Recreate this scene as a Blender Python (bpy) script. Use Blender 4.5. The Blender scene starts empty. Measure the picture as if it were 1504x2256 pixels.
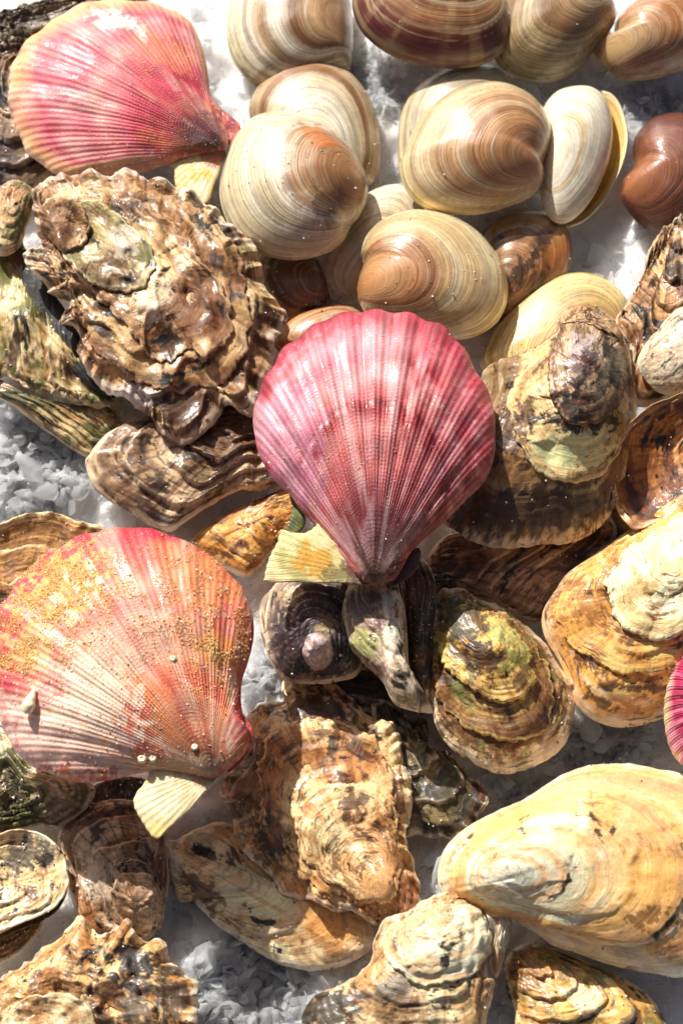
import bpy, bmesh, math, random
import numpy as np
from mathutils import Vector, Matrix

# ------------------------------------------------------------------ camera, sky, sun, exposure
scene = bpy.context.scene
S = 1.0 / 7500.0            # one working unit in metres (a scallop of 525 units is 7 cm)
W, H_ = 1504.0, 2256.0
DIST = 5500.0               # lens to shells, in units
TILT = math.radians(20)
cam = bpy.data.cameras.new('camera')
cam_ob = bpy.data.objects.new('camera', cam)
scene.collection.objects.link(cam_ob)
cam.sensor_fit = 'HORIZONTAL'
cam.sensor_width = 24.0
cam.lens = 24.0 * DIST / W
cam.clip_start = 0.01
cam.clip_end = 50.0
ca, sa = math.cos(TILT), math.sin(TILT)
CAM = np.array([0.0, -DIST * sa, DIST * ca])
UP = np.array([0.0, ca, sa])
FWD = np.array([0.0, sa, -ca])
cam_ob.location = Vector(CAM * S)
cam_ob.rotation_euler = (TILT, 0, 0)
cam.dof.use_dof = True
cam.dof.focus_distance = (DIST - 190) * S
cam.dof.aperture_fstop = 15.0
scene.camera = cam_ob

SUN_AZ = np.array([0.47, -0.88])     # where shadows fall on the ground
SUN_EL = math.radians(37)
SUN_AZ = SUN_AZ / np.linalg.norm(SUN_AZ)
SKY_STRENGTH, SUN_STRENGTH, EXPOSURE = 0.05, 5.0, 0.40
world = bpy.data.worlds.new('World')
scene.world = world
world.use_nodes = True
wn = world.node_tree
sky = wn.nodes.new('ShaderNodeTexSky')
sky.sky_type = 'NISHITA'
sky.sun_disc = False
sky.air_density = 0.7
sky.dust_density = 6.0
sky.ozone_density = 0.4
sky.sun_elevation = SUN_EL
sky.sun_rotation = math.atan2(-SUN_AZ[0], -SUN_AZ[1])
bg = wn.nodes['Background']
bg.inputs['Strength'].default_value = SKY_STRENGTH
wn.links.new(sky.outputs['Color'], bg.inputs['Color'])
sl = bpy.data.lights.new('sun', 'SUN')
sl.energy = SUN_STRENGTH
sl.angle = math.radians(0.5)
sl.color = (1.0, 0.955, 0.885)
so = bpy.data.objects.new('sun', sl)
scene.collection.objects.link(so)
ld = Vector((SUN_AZ[0] * math.cos(SUN_EL), SUN_AZ[1] * math.cos(SUN_EL), -math.sin(SUN_EL)))
so.rotation_euler = ld.to_track_quat('-Z', 'Y').to_euler()
so.location = (-0.3, 0.5, 1.0)
scene.view_settings.view_transform = 'Standard'
scene.view_settings.look = 'None'
scene.view_settings.exposure = EXPOSURE
scene.view_settings.gamma = 1.0
scene.view_settings.use_curve_mapping = False
scene.render.engine = 'CYCLES'
scene.cycles.max_bounces = 10
scene.cycles.diffuse_bounces = 5
scene.cycles.transparent_max_bounces = 16
scene.cycles.sample_clamp_indirect = 2.5
scene.cycles.caustics_reflective = False
scene.cycles.caustics_refractive = False
scene.cycles.blur_glossy = 1.0
scene.cycles.use_adaptive_sampling = False
scene.cycles.use_denoising = True
scene.cycles.denoising_prefilter = 'ACCURATE'

# ------------------------------------------------------------------ helpers
def lin(c):
    c = np.asarray(c, float) / 255.0
    return np.where(c <= 0.04045, c / 12.92, ((c + 0.055) / 1.055) ** 2.4)

def on_plane(px, z0, c=None, slope=(0, 0)):
    """photo point -> world point on the plane z = z0 + slope . (p - c)"""
    px = np.asarray(px, float).reshape(-1, 2)
    d = np.zeros((len(px), 3))
    d[:, 0] = px[:, 0] - W / 2
    d += np.outer(H_ / 2 - px[:, 1], UP) + DIST * FWD
    cx, cy = (0, 0) if c is None else (c[0], c[1])
    n = np.array([-slope[0], -slope[1], 1.0])
    p0 = np.array([cx, cy, z0])
    t = ((p0 - CAM) @ n) / (d @ n)
    return CAM + d * t[:, None]

def to_px(p):
    v = p - CAM
    dep = v @ FWD
    return np.stack([W / 2 + v[..., 0] / dep * DIST, H_ / 2 - (v @ UP) / dep * DIST], -1)

def _hash(ix, iy, seed):
    h = (ix.astype(np.int64) * 374761393 + iy.astype(np.int64) * 668265263 + seed * 974711) & 0xffffffff
    h = ((h ^ (h >> 13)) * 1274126177) & 0xffffffff
    h = ((h ^ (h >> 16)) * 2246822519) & 0xffffffff
    return (h ^ (h >> 15)) & 0xffff

def gn(x, y, seed=0):
    x, y = np.broadcast_arrays(np.asarray(x, float), np.asarray(y, float))
    ix, iy = np.floor(x), np.floor(y)
    fx, fy = x - ix, y - iy
    ux, uy = fx * fx * fx * (fx * (fx * 6 - 15) + 10), fy * fy * fy * (fy * (fy * 6 - 15) + 10)
    def g(dx, dy):
        a = _hash(ix + dx, iy + dy, seed) * (2 * math.pi / 65536)
        return np.cos(a) * (fx - dx) + np.sin(a) * (fy - dy)
    a, b, c, d = g(0, 0), g(1, 0), g(0, 1), g(1, 1)
    return 1.5 * (a + ux * (b - a) + uy * ((c + ux * (d - c)) - (a + ux * (b - a))))

def fbm(x, y, seed=0, o=4, g=0.5):
    s, a, f = 0, 1.0, 1.0
    for i in range(o):
        s = s + a * gn(x * f, y * f, seed + 17 * i)
        a *= g; f *= 2.03
    return s

def sst(a, b, x):
    t = np.clip((x - a) / (b - a), 0, 1)
    return t * t * (3 - 2 * t)

def mix(a, b, w):
    return a + (b - a) * np.clip(w, 0, 1)[..., None]

def spline(pts, n):
    p = np.asarray(pts, float)
    p0, p1, p2, p3 = np.roll(p, 1, 0), p, np.roll(p, -1, 0), np.roll(p, -2, 0)
    u = np.linspace(0, 1, 24, endpoint=False)[None, :, None]
    q = 0.5 * ((2 * p1)[:, None] + (p2 - p0)[:, None] * u + (2 * p0 - 5 * p1 + 4 * p2 - p3)[:, None] * u ** 2
               + (3 * p1 - p0 - 3 * p2 + p3)[:, None] * u ** 3)
    q = q.reshape(-1, 2)
    d = np.r_[0, np.cumsum(np.linalg.norm(np.roll(q, -1, 0) - q, axis=1))]
    s = np.linspace(0, d[-1], n, endpoint=False)
    qq = np.vstack([q, q[:1]])
    return np.stack([np.interp(s, d, qq[:, 0]), np.interp(s, d, qq[:, 1])], -1), d[-1]

def new_mesh(name, verts, quads, tris, mat, parent=None, origin=(0, 0, 0), cols=None, attrs=None, smooth=True):
    v = (np.asarray(verts, float) - np.asarray(origin)) * S
    me = bpy.data.meshes.new(name)
    nq, nt = len(quads), len(tris)
    me.vertices.add(len(v)); me.vertices.foreach_set('co', v.astype(np.float32).ravel())
    loops = np.concatenate([np.asarray(quads, np.int32).ravel(), np.asarray(tris, np.int32).ravel()]).astype(np.int32)
    me.loops.add(len(loops)); me.loops.foreach_set('vertex_index', loops)
    me.polygons.add(nq + nt)
    st = np.concatenate([np.arange(nq) * 4, nq * 4 + np.arange(nt) * 3]).astype(np.int32)
    me.polygons.foreach_set('loop_start', st)
    me.polygons.foreach_set('use_smooth', np.full(nq + nt, smooth, dtype=bool))
    me.update(calc_edges=True)
    if cols is not None:
        a = me.attributes.new('tint', 'FLOAT_COLOR', 'POINT')
        cc = np.ones((len(v), 4), np.float32); cc[:, :3] = np.clip(cols, 0.002, 0.95)
        a.data.foreach_set('color', cc.ravel())
    for k, d in (attrs or {}).items():
        a = me.attributes.new(k, 'FLOAT', 'POINT'); a.data.foreach_set('value', d.astype(np.float32).ravel())
    me.materials.append(mat)
    ob = bpy.data.objects.new(name, me)
    scene.collection.objects.link(ob)
    if parent is not None: ob.parent = parent
    else: ob.location = Vector(np.asarray(origin) * S)
    return ob

# ------------------------------------------------------------------ materials
class Nodes:
    def __init__(s, name):
        s.m = bpy.data.materials.new(name); s.m.use_nodes = True
        s.t = s.m.node_tree; s.b = s.t.nodes['Principled BSDF']; s.out = s.t.nodes['Material Output']
    def n(s, kind, **kw):
        nd = s.t.nodes.new('ShaderNode' + kind)
        for k, v in kw.items():
            if k.startswith('i_'): nd.inputs[k[2:].replace('_', ' ')].default_value = v
            else: setattr(nd, k, v)
        return nd
    def l(s, a, b): s.t.links.new(a, b)
    def math(s, op, a, b=None, c=None):
        nd = s.n('Math', operation=op)
        for i, v in enumerate((a, b, c)):
            if v is None: continue
            if hasattr(v, 'node'): s.l(v, nd.inputs[i])
            else: nd.inputs[i].default_value = v
        return nd.outputs[0]
    def attr(s, name, out='Fac'): return s.n('Attribute', attribute_name=name).outputs[out]
    def obj(s): return s.n('TexCoord').outputs['Object']
    def noise(s, vec, scale, detail=4, rough=0.55, dist=0.0):
        nd = s.n('TexNoise'); s.l(vec, nd.inputs['Vector'])
        nd.inputs['Scale'].default_value = scale; nd.inputs['Detail'].default_value = detail
        nd.inputs['Roughness'].default_value = rough; nd.inputs['Distortion'].default_value = dist
        return nd.outputs['Fac']
    def vec(s, x, y, z=0.0):
        nd = s.n('CombineXYZ')
        for i, v in enumerate((x, y, z)):
            if hasattr(v, 'node'): s.l(v, nd.inputs[i])
            else: nd.inputs[i].default_value = v
        return nd.outputs[0]
    def rng(s, x, a, b, c, d):
        nd = s.n('MapRange'); s.l(x, nd.inputs[0])
        for i, v in enumerate((a, b, c, d)): nd.inputs[i + 1].default_value = v
        return nd.outputs[0]
    def mul(s, col, fac):
        nd = s.n('VectorMath', operation='SCALE'); s.l(col, nd.inputs[0]); s.l(fac, nd.inputs['Scale'])
        return nd.outputs[0]
    def mixc(s, fac, a, b):
        nd = s.n('Mix', data_type='RGBA')
        s.l(fac, nd.inputs[0])
        for i, v in ((6, a), (7, b)):
            if hasattr(v, 'node'): s.l(v, nd.inputs[i])
            else: nd.inputs[i].default_value = (*v, 1)
        return nd.outputs[2]
    def bump(s, h, strength, dist, prev=None):
        nd = s.n('Bump'); nd.inputs['Strength'].default_value = strength; nd.inputs['Distance'].default_value = dist * S
        s.l(h, nd.inputs['Height'])
        if prev is not None: s.l(prev, nd.inputs['Normal'])
        return nd.outputs[0]
    def wet(s, rough, coat, coat_r, normal, film=None):
        if hasattr(rough, 'node'): s.l(rough, s.b.inputs['Roughness'])
        else: s.b.inputs['Roughness'].default_value = rough
        if hasattr(coat, 'node'): s.l(coat, s.b.inputs['Coat Weight'])
        else: s.b.inputs['Coat Weight'].default_value = coat
        s.b.inputs['Coat Roughness'].default_value = coat_r
        s.b.inputs['Coat IOR'].default_value = 1.38
        s.l(normal, s.b.inputs['Normal']); s.l(film if film is not None else normal, s.b.inputs['Coat Normal'])

def oyster_material():
    k = Nodes('wet_oyster_shell'); o = k.obj()
    gr, ph = k.attr('gr'), k.attr('ph')
    col = k.attr('tint', 'Color')
    fk = k.attr('fleck')
    lines = k.noise(k.vec(k.math('MULTIPLY', gr, 48), k.math('MULTIPLY', ph, 1.6), 0), 1.0, 6, 0.7, 0.5)
    fine = k.noise(o, 700, 7, 0.68)
    grit = k.noise(o, 3600, 2, 0.6)
    f = k.math('MULTIPLY', k.rng(lines, 0.3, 0.7, 0.72, 1.24), k.rng(fine, 0.3, 0.7, 0.84, 1.18))
    c = k.mul(col, f)
    # rust-brown flecks with crisp edges, gathered in drifts
    drift = k.math('ADD', k.math('MULTIPLY', k.noise(o, 105, 3, 0.5), 0.5), k.math('MULTIPLY', fk, 0.15))
    fl = k.noise(o, 620, 9, 0.76, 0.3)
    m1 = k.rng(k.math('ADD', fl, drift), 0.955, 0.985, 0.0, 0.8)
    streak = k.noise(k.vec(k.math('MULTIPLY', gr, 34), k.math('MULTIPLY', ph, 4.0), 5.0), 1.0, 8, 0.74, 0.5)
    m2 = k.rng(k.math('ADD', streak, drift), 0.92, 0.965, 0.0, 0.85)
    m = k.math('MULTIPLY', k.math('MAXIMUM', m1, m2), k.rng(fk, 0.0, 0.4, 0.0, 1.0))
    rust = k.mixc(k.rng(k.noise(o, 190, 2, 0.5), 0.4, 0.6, 0, 1), tuple(lin((120, 66, 22))), tuple(lin((66, 44, 24))))
    c = k.mixc(m, c, rust)
    worn = k.rng(k.noise(o, 560, 8, 0.72, 0.2), 0.66, 0.69, 0.0, 0.35)
    c = k.mixc(worn, c, tuple(lin((240, 228, 200))))
    k.l(c, k.b.inputs['Base Color'])
    n = k.bump(lines, 0.5, 3.2)
    n = k.bump(fine, 0.5, 3.2, n)
    n = k.bump(grit, 0.30, 1.0, n)
    film = k.bump(k.noise(o, 480, 2, 0.5), 0.5, 3.2)
    film = k.bump(grit, 0.4, 0.8, film)
    wet = k.noise(o, 150, 4, 0.6)
    k.wet(k.rng(wet, 0.4, 0.6, 0.40, 0.65), k.rng(wet, 0.40, 0.60, 0.85, 0.2), 0.14, n, film)
    return k.m

def clam_material():
    k = Nodes('wet_clam_shell'); o = k.obj()
    gr, ph = k.attr('gr'), k.attr('ph')
    col = k.attr('tint', 'Color')
    lines = k.noise(k.vec(k.math('MULTIPLY', gr, 58), k.math('MULTIPLY', ph, 0.55), 0), 1.0, 3, 0.7, 0.1)
    hair = k.noise(k.vec(k.math('MULTIPLY', gr, 170), k.math('MULTIPLY', ph, 1.6), 3.0), 1.0, 2, 0.6, 0.1)
    cloud = k.noise(o, 420, 5, 0.6)
    f = k.math('MULTIPLY', k.rng(lines, 0.32, 0.68, 0.60, 1.22), k.rng(cloud, 0.3, 0.7, 0.84, 1.14))
    thin = k.noise(k.vec(k.math('MULTIPLY', gr, 84), k.math('MULTIPLY', ph, 0.35), 9.0), 1.0, 2, 0.6, 0.05)
    f = k.math('MULTIPLY', f, k.rng(hair, 0.3, 0.7, 0.85, 1.12))
    f = k.math('MULTIPLY', f, k.rng(thin, 0.50, 0.62, 1.0, 0.60))
    fade = k.rng(gr, 0.12, 0.42, 0.25, 1.0)
    f = k.math('ADD', k.math('MULTIPLY', k.math('SUBTRACT', f, 1.0), fade), 1.0)
    c = k.mul(col, f)
    spot = k.rng(k.noise(o, 1100, 4, 0.6), 0.66, 0.72, 0.0, 0.5)
    c = k.mixc(spot, c, tuple(lin((92, 60, 34))))
    k.l(c, k.b.inputs['Base Color'])
    grit = k.noise(o, 2600, 3, 0.6)
    n = k.bump(lines, 0.6, 2.4)
    n = k.bump(hair, 0.35, 0.7, n)
    n = k.bump(grit, 0.30, 0.6, n)
    film = k.bump(lines, 0.4, 0.35)
    film = k.bump(k.noise(o, 850, 3, 0.55), 0.5, 1.3, film)
    film = k.bump(k.noise(o, 3000, 1, 0.5), 0.4, 0.5, film)
    wet = k.noise(o, 140, 3, 0.5)
    k.wet(k.rng(wet, 0.35, 0.65, 0.34, 0.5), k.rng(wet, 0.4, 0.6, 1.0, 0.85), 0.085, n, film)
    return k.m

def scallop_material(name='wet_scallop_shell', beads=1.0):
    k = Nodes(name); o = k.obj()
    gr, ph = k.attr('gr'), k.attr('ph')      # ph counts ribs here
    col = k.attr('tint', 'Color')
    sub = k.math('SINE', k.math('MULTIPLY', ph, 2 * math.pi * 4))
    beadr = k.math('SINE', k.math('MULTIPLY', gr, 470))
    bead = k.math('MULTIPLY', k.math('ADD', k.math('MULTIPLY', sub, 0.5), 0.5), k.math('ADD', k.math('MULTIPLY', beadr, 0.5), 0.5))
    stripe = k.noise(k.vec(k.math('MULTIPLY', ph, 3.2), k.math('MULTIPLY', gr, 5), 0), 1.0, 4, 0.65)
    fine = k.noise(o, 1500, 5, 0.7)
    f = k.math('MULTIPLY', k.rng(stripe, 0.3, 0.7, 0.78, 1.2), k.rng(fine, 0.3, 0.7, 0.78, 1.2))
    f = k.math('MULTIPLY', f, k.rng(sub, -1, 1, 0.93, 1.06))
    k.l(k.mul(col, f), k.b.inputs['Base Color'])
    n = k.bump(sub, 0.5, 1.0)
    n = k.bump(k.math('MULTIPLY', bead, k.rng(k.noise(o, 180, 3, 0.6), 0.4, 0.62, 0.1, 1.0)), 0.55 * beads, 1.5, n)
    n = k.bump(k.noise(o, 2400, 3, 0.6), 0.5, 3.2, n)
    film = k.bump(sub, 0.3, 0.35)
    film = k.bump(bead, 0.4 * beads, 0.5, film)
    film = k.bump(k.noise(o, 2400, 2, 0.5), 0.5, 1.1, film)
    k.wet(0.5, 0.34, 0.12, n, film)
    return k.m

def ice_material(name, trans, tl, base, sss=0.0, clear=0.0):
    k = Nodes(name); o = k.obj()
    f = k.noise(o, 300, 5, 0.6)
    c = k.mixc(k.rng(f, 0.35, 0.65, 0, 1), base, tuple(min(0.97, x * 1.1) for x in base))
    k.l(c, k.b.inputs['Base Color'])
    n = k.bump(k.noise(o, 420, 6, 0.65), 0.5, 7)
    k.b.inputs['IOR'].default_value = 1.31
    k.b.inputs['Transmission Weight'].default_value = trans
    if sss:
        k.b.inputs['Subsurface Weight'].default_value = sss
        k.b.inputs['Subsurface Radius'].default_value = (1.0, 1.0, 1.0)
        k.b.inputs['Subsurface Scale'].default_value = 0.006
    k.wet(0.2, 0.4, 0.06, n)
    if tl:
        t = k.n('BsdfTranslucent'); t.inputs['Color'].default_value = (0.90, 0.91, 0.92, 1)
        mx = k.n('MixShader'); mx.inputs[0].default_value = tl
        k.l(k.b.outputs[0], mx.inputs[1]); k.l(t.outputs[0], mx.inputs[2]); k.l(mx.outputs[0], k.out.inputs['Surface'])
    if clear:
        last = k.out.inputs['Surface'].links[0].from_socket
        tp = k.n('BsdfTransparent'); tp.inputs['Color'].default_value = (0.97, 0.98, 0.99, 1)
        m2 = k.n('MixShader'); m2.inputs[0].default_value = clear
        k.l(last, m2.inputs[1]); k.l(tp.outputs[0], m2.inputs[2]); k.l(m2.outputs[0], k.out.inputs['Surface'])
    return k.m

def grain_material():
    k = Nodes('wet_sand_grains')
    k.l(k.attr('tint', 'Color'), k.b.inputs['Base Color'])
    k.b.inputs['Roughness'].default_value = 0.28
    k.b.inputs['Coat Weight'].default_value = 0.5
    k.b.inputs['Coat Roughness'].default_value = 0.08
    return k.m

M_OY, M_CL, M_SC, M_SAND = oyster_material(), clam_material(), scallop_material(), grain_material()
M_EAR = scallop_material('wet_scallop_ear', 0.0)
M_BED = ice_material('packed_ice', 0.0, 0.0, (0.82, 0.82, 0.82), 1.0)
M_ICE = ice_material('clear_ice_chips', 0.25, 0.6, (0.975, 0.978, 0.982), 0.0, 0.5)
M_LUMP = ice_material('wet_ice_lumps', 0.55, 0.4, (0.97, 0.98, 0.985), 0.0, 0.3)

# ------------------------------------------------------------------ valve builder
def coords(q, U, out, far=False):
    ax = out.mean(0) - U
    a0 = math.atan2(ax[1], ax[0])
    def ang(p):
        a = np.arctan2(p[..., 1] - U[1], p[..., 0] - U[0]) - a0
        return (a + math.pi) % (2 * math.pi) - math.pi
    ao = ang(out); ro = np.linalg.norm(out - U, axis=-1)
    if far:                                # beak at or past the edge: keep the far rim in each direction
        nb = 240
        k = np.clip(((ao + math.pi) / (2 * math.pi) * nb).astype(int), 0, nb - 1)
        mx = np.zeros(nb); np.maximum.at(mx, k, ro)
        g = np.nonzero(mx)[0]
        ao, ro = (g + 0.5) / nb * 2 * math.pi - math.pi, mx[g]
    i = np.argsort(ao); ao, ro = ao[i], ro[i]
    w = 5
    ro = np.convolve(np.r_[ro[-w:], ro, ro[:w]], np.ones(2 * w + 1) / (2 * w + 1), 'valid')
    a = ang(q)
    r = np.linalg.norm(q - U, axis=-1) / np.maximum(np.interp(a, ao, ro, period=2 * math.pi), 1e-3)
    return np.clip(r, 0, 1.05), a

SEED = [100]
def valve(parent, origin, name, mat, out_px, z, Hd, U, slope=(0, 0), step=3.3, c_shift=(0, 0), p=2.0, q=0.7,
          style='oyster', color=None, patches=(), th=7, lower=0, lower_col=None, seed=None, **kw):
    """one valve; returns the object and data for scattering on it"""
    SEED[0] += 7
    sd = SEED[0] if seed is None else seed
    opx = np.asarray(out_px, float)
    cpx = opx.mean(0)
    C0 = on_plane(cpx, z)[0]
    ex = np.array([1.0, 0.0, float(slope[0])]); ex /= np.linalg.norm(ex)
    nn = np.array([-float(slope[0]), -float(slope[1]), 1.0]); nn /= np.linalg.norm(nn)
    ey = np.cross(nn, ex)
    def loc(px, up=0.0):
        w = on_plane(px, z + up, C0, slope) - C0
        return np.stack([w @ ex, w @ ey], -1)
    raw = loc(opx)
    _, per = spline(raw, 50)
    NK = int(per / step)
    O, _ = spline(raw, NK)
    size = math.sqrt(abs(0.5 * np.sum(O[:, 0] * np.roll(O[:, 1], -1) - O[:, 1] * np.roll(O[:, 0], -1))))
    sgn = 1 if np.sum(O[:, 0] * np.roll(O[:, 1], -1) - O[:, 1] * np.roll(O[:, 0], -1)) > 0 else -1
    tg = np.roll(O, -1, 0) - np.roll(O, 1, 0)
    nrm = np.stack([tg[:, 1], -tg[:, 0]], -1) * sgn
    nrm /= np.maximum(np.linalg.norm(nrm, axis=1), 1e-6)[:, None]
    arc = np.arange(NK) / NK * per
    jag = kw.get('jag', 0)
    if jag:
        O = O + nrm * (jag * (gn(arc / 38, 0.3, sd) + 0.6 * gn(arc / 15, 0.7, sd + 1)))[:, None]
    Ul = loc(U, Hd * (0.1 if style == 'clam' else 0.5))[0]
    C = O.mean(0) + np.asarray(c_shift, float)
    if style == 'clam':
        C = C + 0.2 * (Ul - C)
        Ul = Ul + 0.13 * (Ul - C)
    if style in ('scallop', 'ear'):
        _, a_o = coords(O, Ul, O)
        nr = kw.get('ribs', 12)
        O = O + (O - Ul) * (0.0035 * np.cos(a_o * nr * 2))[:, None]
    R = size * 0.58
    M = max(8, int(R / step))
    r = np.linspace(0, 1, M + 1)[1:] ** 0.92
    Q = C + r[:, None, None] * (O - C)[None]
    rr = np.broadcast_to(r[:, None], Q.shape[:2])
    t, a = coords(Q, Ul, O, style == 'clam')
    x, y = Q[..., 0], Q[..., 1]
    aK = np.broadcast_to((arc)[None], rr.shape)
    zz = Hd * (1 - rr ** p) ** q
    col_aux = {}
    ph = a.copy()
    if style == 'oyster':
        lam, LA, rough, soft = kw.get('lam', 4), kw.get('LA', 12), kw.get('rough', 4), kw.get('soft', 1.0)
        zz = zz + rough * 2.2 * fbm(x / 150, y / 150, sd, 2) * (1 - rr ** 4)
        s = t * lam + kw.get('warp', 0.45) * fbm(a * 0.9, t * 1.5, sd + 3, 2) + (0.10 + 0.16 * (1 - soft)) * gn(a * 6, t * 3, sd + 5) + 0.03 * (2 - soft) * gn(a * 15, t * 3, sd + 8)
        k_ = np.floor(s); f = s - k_
        amp = 0.55 + 0.8 * np.abs(gn(k_ * 3.7 + 0.5, a * 0.8, sd + 9)) * 1.5
        ruf = 1 + kw.get('ruf', 0.5 * (1 - soft)) * gn(a * 9, k_ * 5.3, sd + 11) * 1.5
        g = soft * f * (1 - sst(0.93, 1.0, f)) + (1 - soft) * f ** 3 * (1 - sst(0.975, 1.0, f))
        zz = zz + LA * amp * ruf * g * sst(0.05, 0.3, t)
        gro = fbm(t * lam * 7 + 0.6 * gn(a * 5, t * 4, sd + 12), a * 2.2, sd + 13, 3, 0.6)     # fine growth wrinkles, along the rim
        zz = zz + (0.6 + rough * 0.16) * gro * sst(0.05, 0.3, t)
        zz = zz + rough * 0.25 * fbm(x / 30, y / 30, sd + 14, 3, 0.5)
        pl = kw.get('pleat', 0)
        if pl:
            zz = zz + pl * np.sin(a * kw.get('npleat', 10) + 1.5 * gn(a * 2, t * 2, sd + 2)) * sst(0.3, 1.0, t)
        fr = kw.get('frill', 0)
        if fr:
            e = sst(0.78, 1.0, rr)
            zz = zz + fr * e * (gn(aK / 54, 0.2, sd + 21) + 0.45 * gn(aK / 21, 0.9, sd + 22)) * 1.4
        zz = zz + kw.get('lift', 0) * sst(0.75, 1, rr)
        col_aux.update(f=f, k=k_, s=s)
    elif style == 'clam':
        zz = zz + kw.get('beak', 0.05) * Hd * np.exp(-((x - Ul[0]) ** 2 + (y - Ul[1]) ** 2) / (0.16 * size) ** 2)
        ng = kw.get('ng', 24)
        s = t * ng + 0.35 * fbm(a * 0.8, t, sd, 2)
        zz = zz + kw.get('ridge', 0.1) * (np.sin(s * 2 * math.pi) * 0.6 + gn(t * ng * 2.2, a * 0.4, sd + 1)) * sst(0.1, 0.4, t)
        zz = zz + size * 0.012 * fbm(x / 110, y / 110, sd + 4, 2) * (1 - rr ** 3)
    elif style in ('scallop', 'ear'):
        ph = a * nr * 2 / (2 * math.pi)
        cs = 0.5 + 0.5 * np.cos(2 * math.pi * ph + 0.5 * gn(a * 3, 0.3, sd))
        ra = kw.get('rib_h', 6)
        zz = zz + ra * (cs ** 0.8 - 0.5) * sst(0.05, 0.8, t) * (0.75 + 0.5 * gn(np.round(ph) * 1.7, 0.5, sd + 1))
        zz = zz + kw.get('wave', 5) * fbm(x / 120, y / 120, sd + 2, 2) * (1 - rr ** 6)
        for tb, hb, wb in kw.get('steps', ()):
            zz = zz - hb * sst(tb - wb, tb + wb, t)
        if style == 'scallop':
            zz = zz + kw.get('beak', 14) * np.exp(-((x - Ul[0]) ** 2 + (y - Ul[1]) ** 2) / (0.12 * size) ** 2)
    for (bx, by, br, bh) in kw.get('bumps', ()):
        bl = loc((bx, by), Hd * 0.7)[0]
        zz = zz + bh * np.exp(-((x - bl[0]) ** 2 + (y - bl[1]) ** 2) / br ** 2)
    # centre vertex + rings + rim folded under
    zc = zz[0].mean()
    P = C0 + x[..., None] * ex + y[..., None] * ey + zz[..., None] * nn
    Pc = C0 + C[0] * ex + C[1] * ey + zc * nn
    rimz = zz[-1]
    rows = [P]
    extra = [(1.0 + 0.3 * th / R, -0.45 * th), (1.0, -th), (0.93, -th * 1.1)]
    for s_, dz in extra:
        qq = C + s_ * (O - C)
        rows.append((C0 + qq[:, 0:1] * ex + qq[:, 1:2] * ey + (rimz + dz)[:, None] * nn)[None])
    V = np.concatenate(rows)
    NM = V.shape[0]
    def ext(d): return np.concatenate([d] + [d[-1:]] * len(extra))
    px = to_px(V)
    ctx = dict(t=ext(t), a=ext(a), r=ext(rr), x=ext(x), y=ext(y), px=px, ph=ext(ph), sd=sd, arc=ext(aK), size=size,
               hg=ext(zz), **{k: ext(v) for k, v in col_aux.items()})
    cols = color(ctx)
    for pt in patches:
        cols = patch(cols, ctx, *pt)
    cols = np.clip(cols, 0.001, 1) ** kw.get('deep', {'oyster': 1.22, 'clam': 1.1, 'scallop': 1.2, 'ear': 1.1}[style])
    if style == 'oyster': cols = calm(cols)
    verts = np.vstack([V.reshape(-1, 3), Pc[None]])
    cv = np.vstack([cols.reshape(-1, 3), cols[0].mean(0)[None]])
    i = np.arange(NM - 1)[:, None]; j = np.arange(NK)[None]
    j2 = (j + 1) % NK
    quads = np.stack([i * NK + j, i * NK + j2, (i + 1) * NK + j2, (i + 1) * NK + j], -1).reshape(-1, 4)
    tris = np.stack([np.full(NK, len(verts) - 1), (np.arange(NK) + 1) % NK, np.arange(NK)], -1)
    if sgn > 0: quads, tris = quads[:, ::-1], tris[:, ::-1]
    at = lambda d: np.r_[d.ravel(), d[0].mean()]
    ob = new_mesh(name, verts, quads, tris, mat, parent, origin, cv,
                  {'gr': at(ctx['t']), 'ph': at(ctx['ph']), 'fleck': np.full(len(verts), kw.get('fk', 0.5))})
    if lower:
        r2 = np.linspace(0, 1, 13)[1:] ** 0.8
        kk = np.arange(0, NK, 2)
        Ol, rz = O[kk], rimz[kk]
        ql = C + (r2[:, None, None] * kw.get('low_scale', 0.985)) * (Ol - C)[None]
        zl = rz[None] * r2[:, None] ** 5 - th - 2.5 - lower * (1 - r2[:, None] ** 2.2) ** 0.7
        off = np.asarray(kw.get('low_off', (0, 0)), float)
        if off.any():
            ql = ql + off
        Vl = C0 + ql[..., 0:1] * ex + ql[..., 1:2] * ey + zl[..., None] * nn
        tl, al = coords(ql, Ul, O, style == 'clam')
        pad = np.zeros_like(tl)
        lc = dict(t=tl, a=al, r=np.broadcast_to(r2[:, None], tl.shape), x=ql[..., 0], y=ql[..., 1], px=to_px(Vl),
                  ph=al, sd=sd + 50, arc=np.broadcast_to(arc[kk][None], tl.shape), size=size, f=pad, k=pad, s=tl * 5, hg=zl)
        cl = (lower_col or color)(lc)
        n2 = len(kk)
        vv = np.vstack([Vl.reshape(-1, 3), (C0 + C[0] * ex + C[1] * ey - (lower + th) * nn)[None]])
        i = np.arange(len(r2) - 1)[:, None]; j = np.arange(n2)[None]; j2 = (j + 1) % n2
        qd = np.stack([i * n2 + j, (i + 1) * n2 + j, (i + 1) * n2 + j2, i * n2 + j2], -1).reshape(-1, 4)
        tr = np.stack([np.full(n2, len(vv) - 1), np.arange(n2), (np.arange(n2) + 1) % n2], -1)
        if sgn > 0: qd, tr = qd[:, ::-1], tr[:, ::-1]
        new_mesh('lower_valve', vv, qd, tr, mat, parent, origin, np.vstack([cl.reshape(-1, 3), cl[0].mean(0)[None]]),
                 {'gr': np.r_[tl.ravel(), 0], 'ph': np.r_[al.ravel(), 0], 'fleck': np.full(len(vv), kw.get('fk', 0.5))})
    ctx['V'] = V; ctx['n'] = nn; ctx['M'] = M
    return ob, ctx

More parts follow.
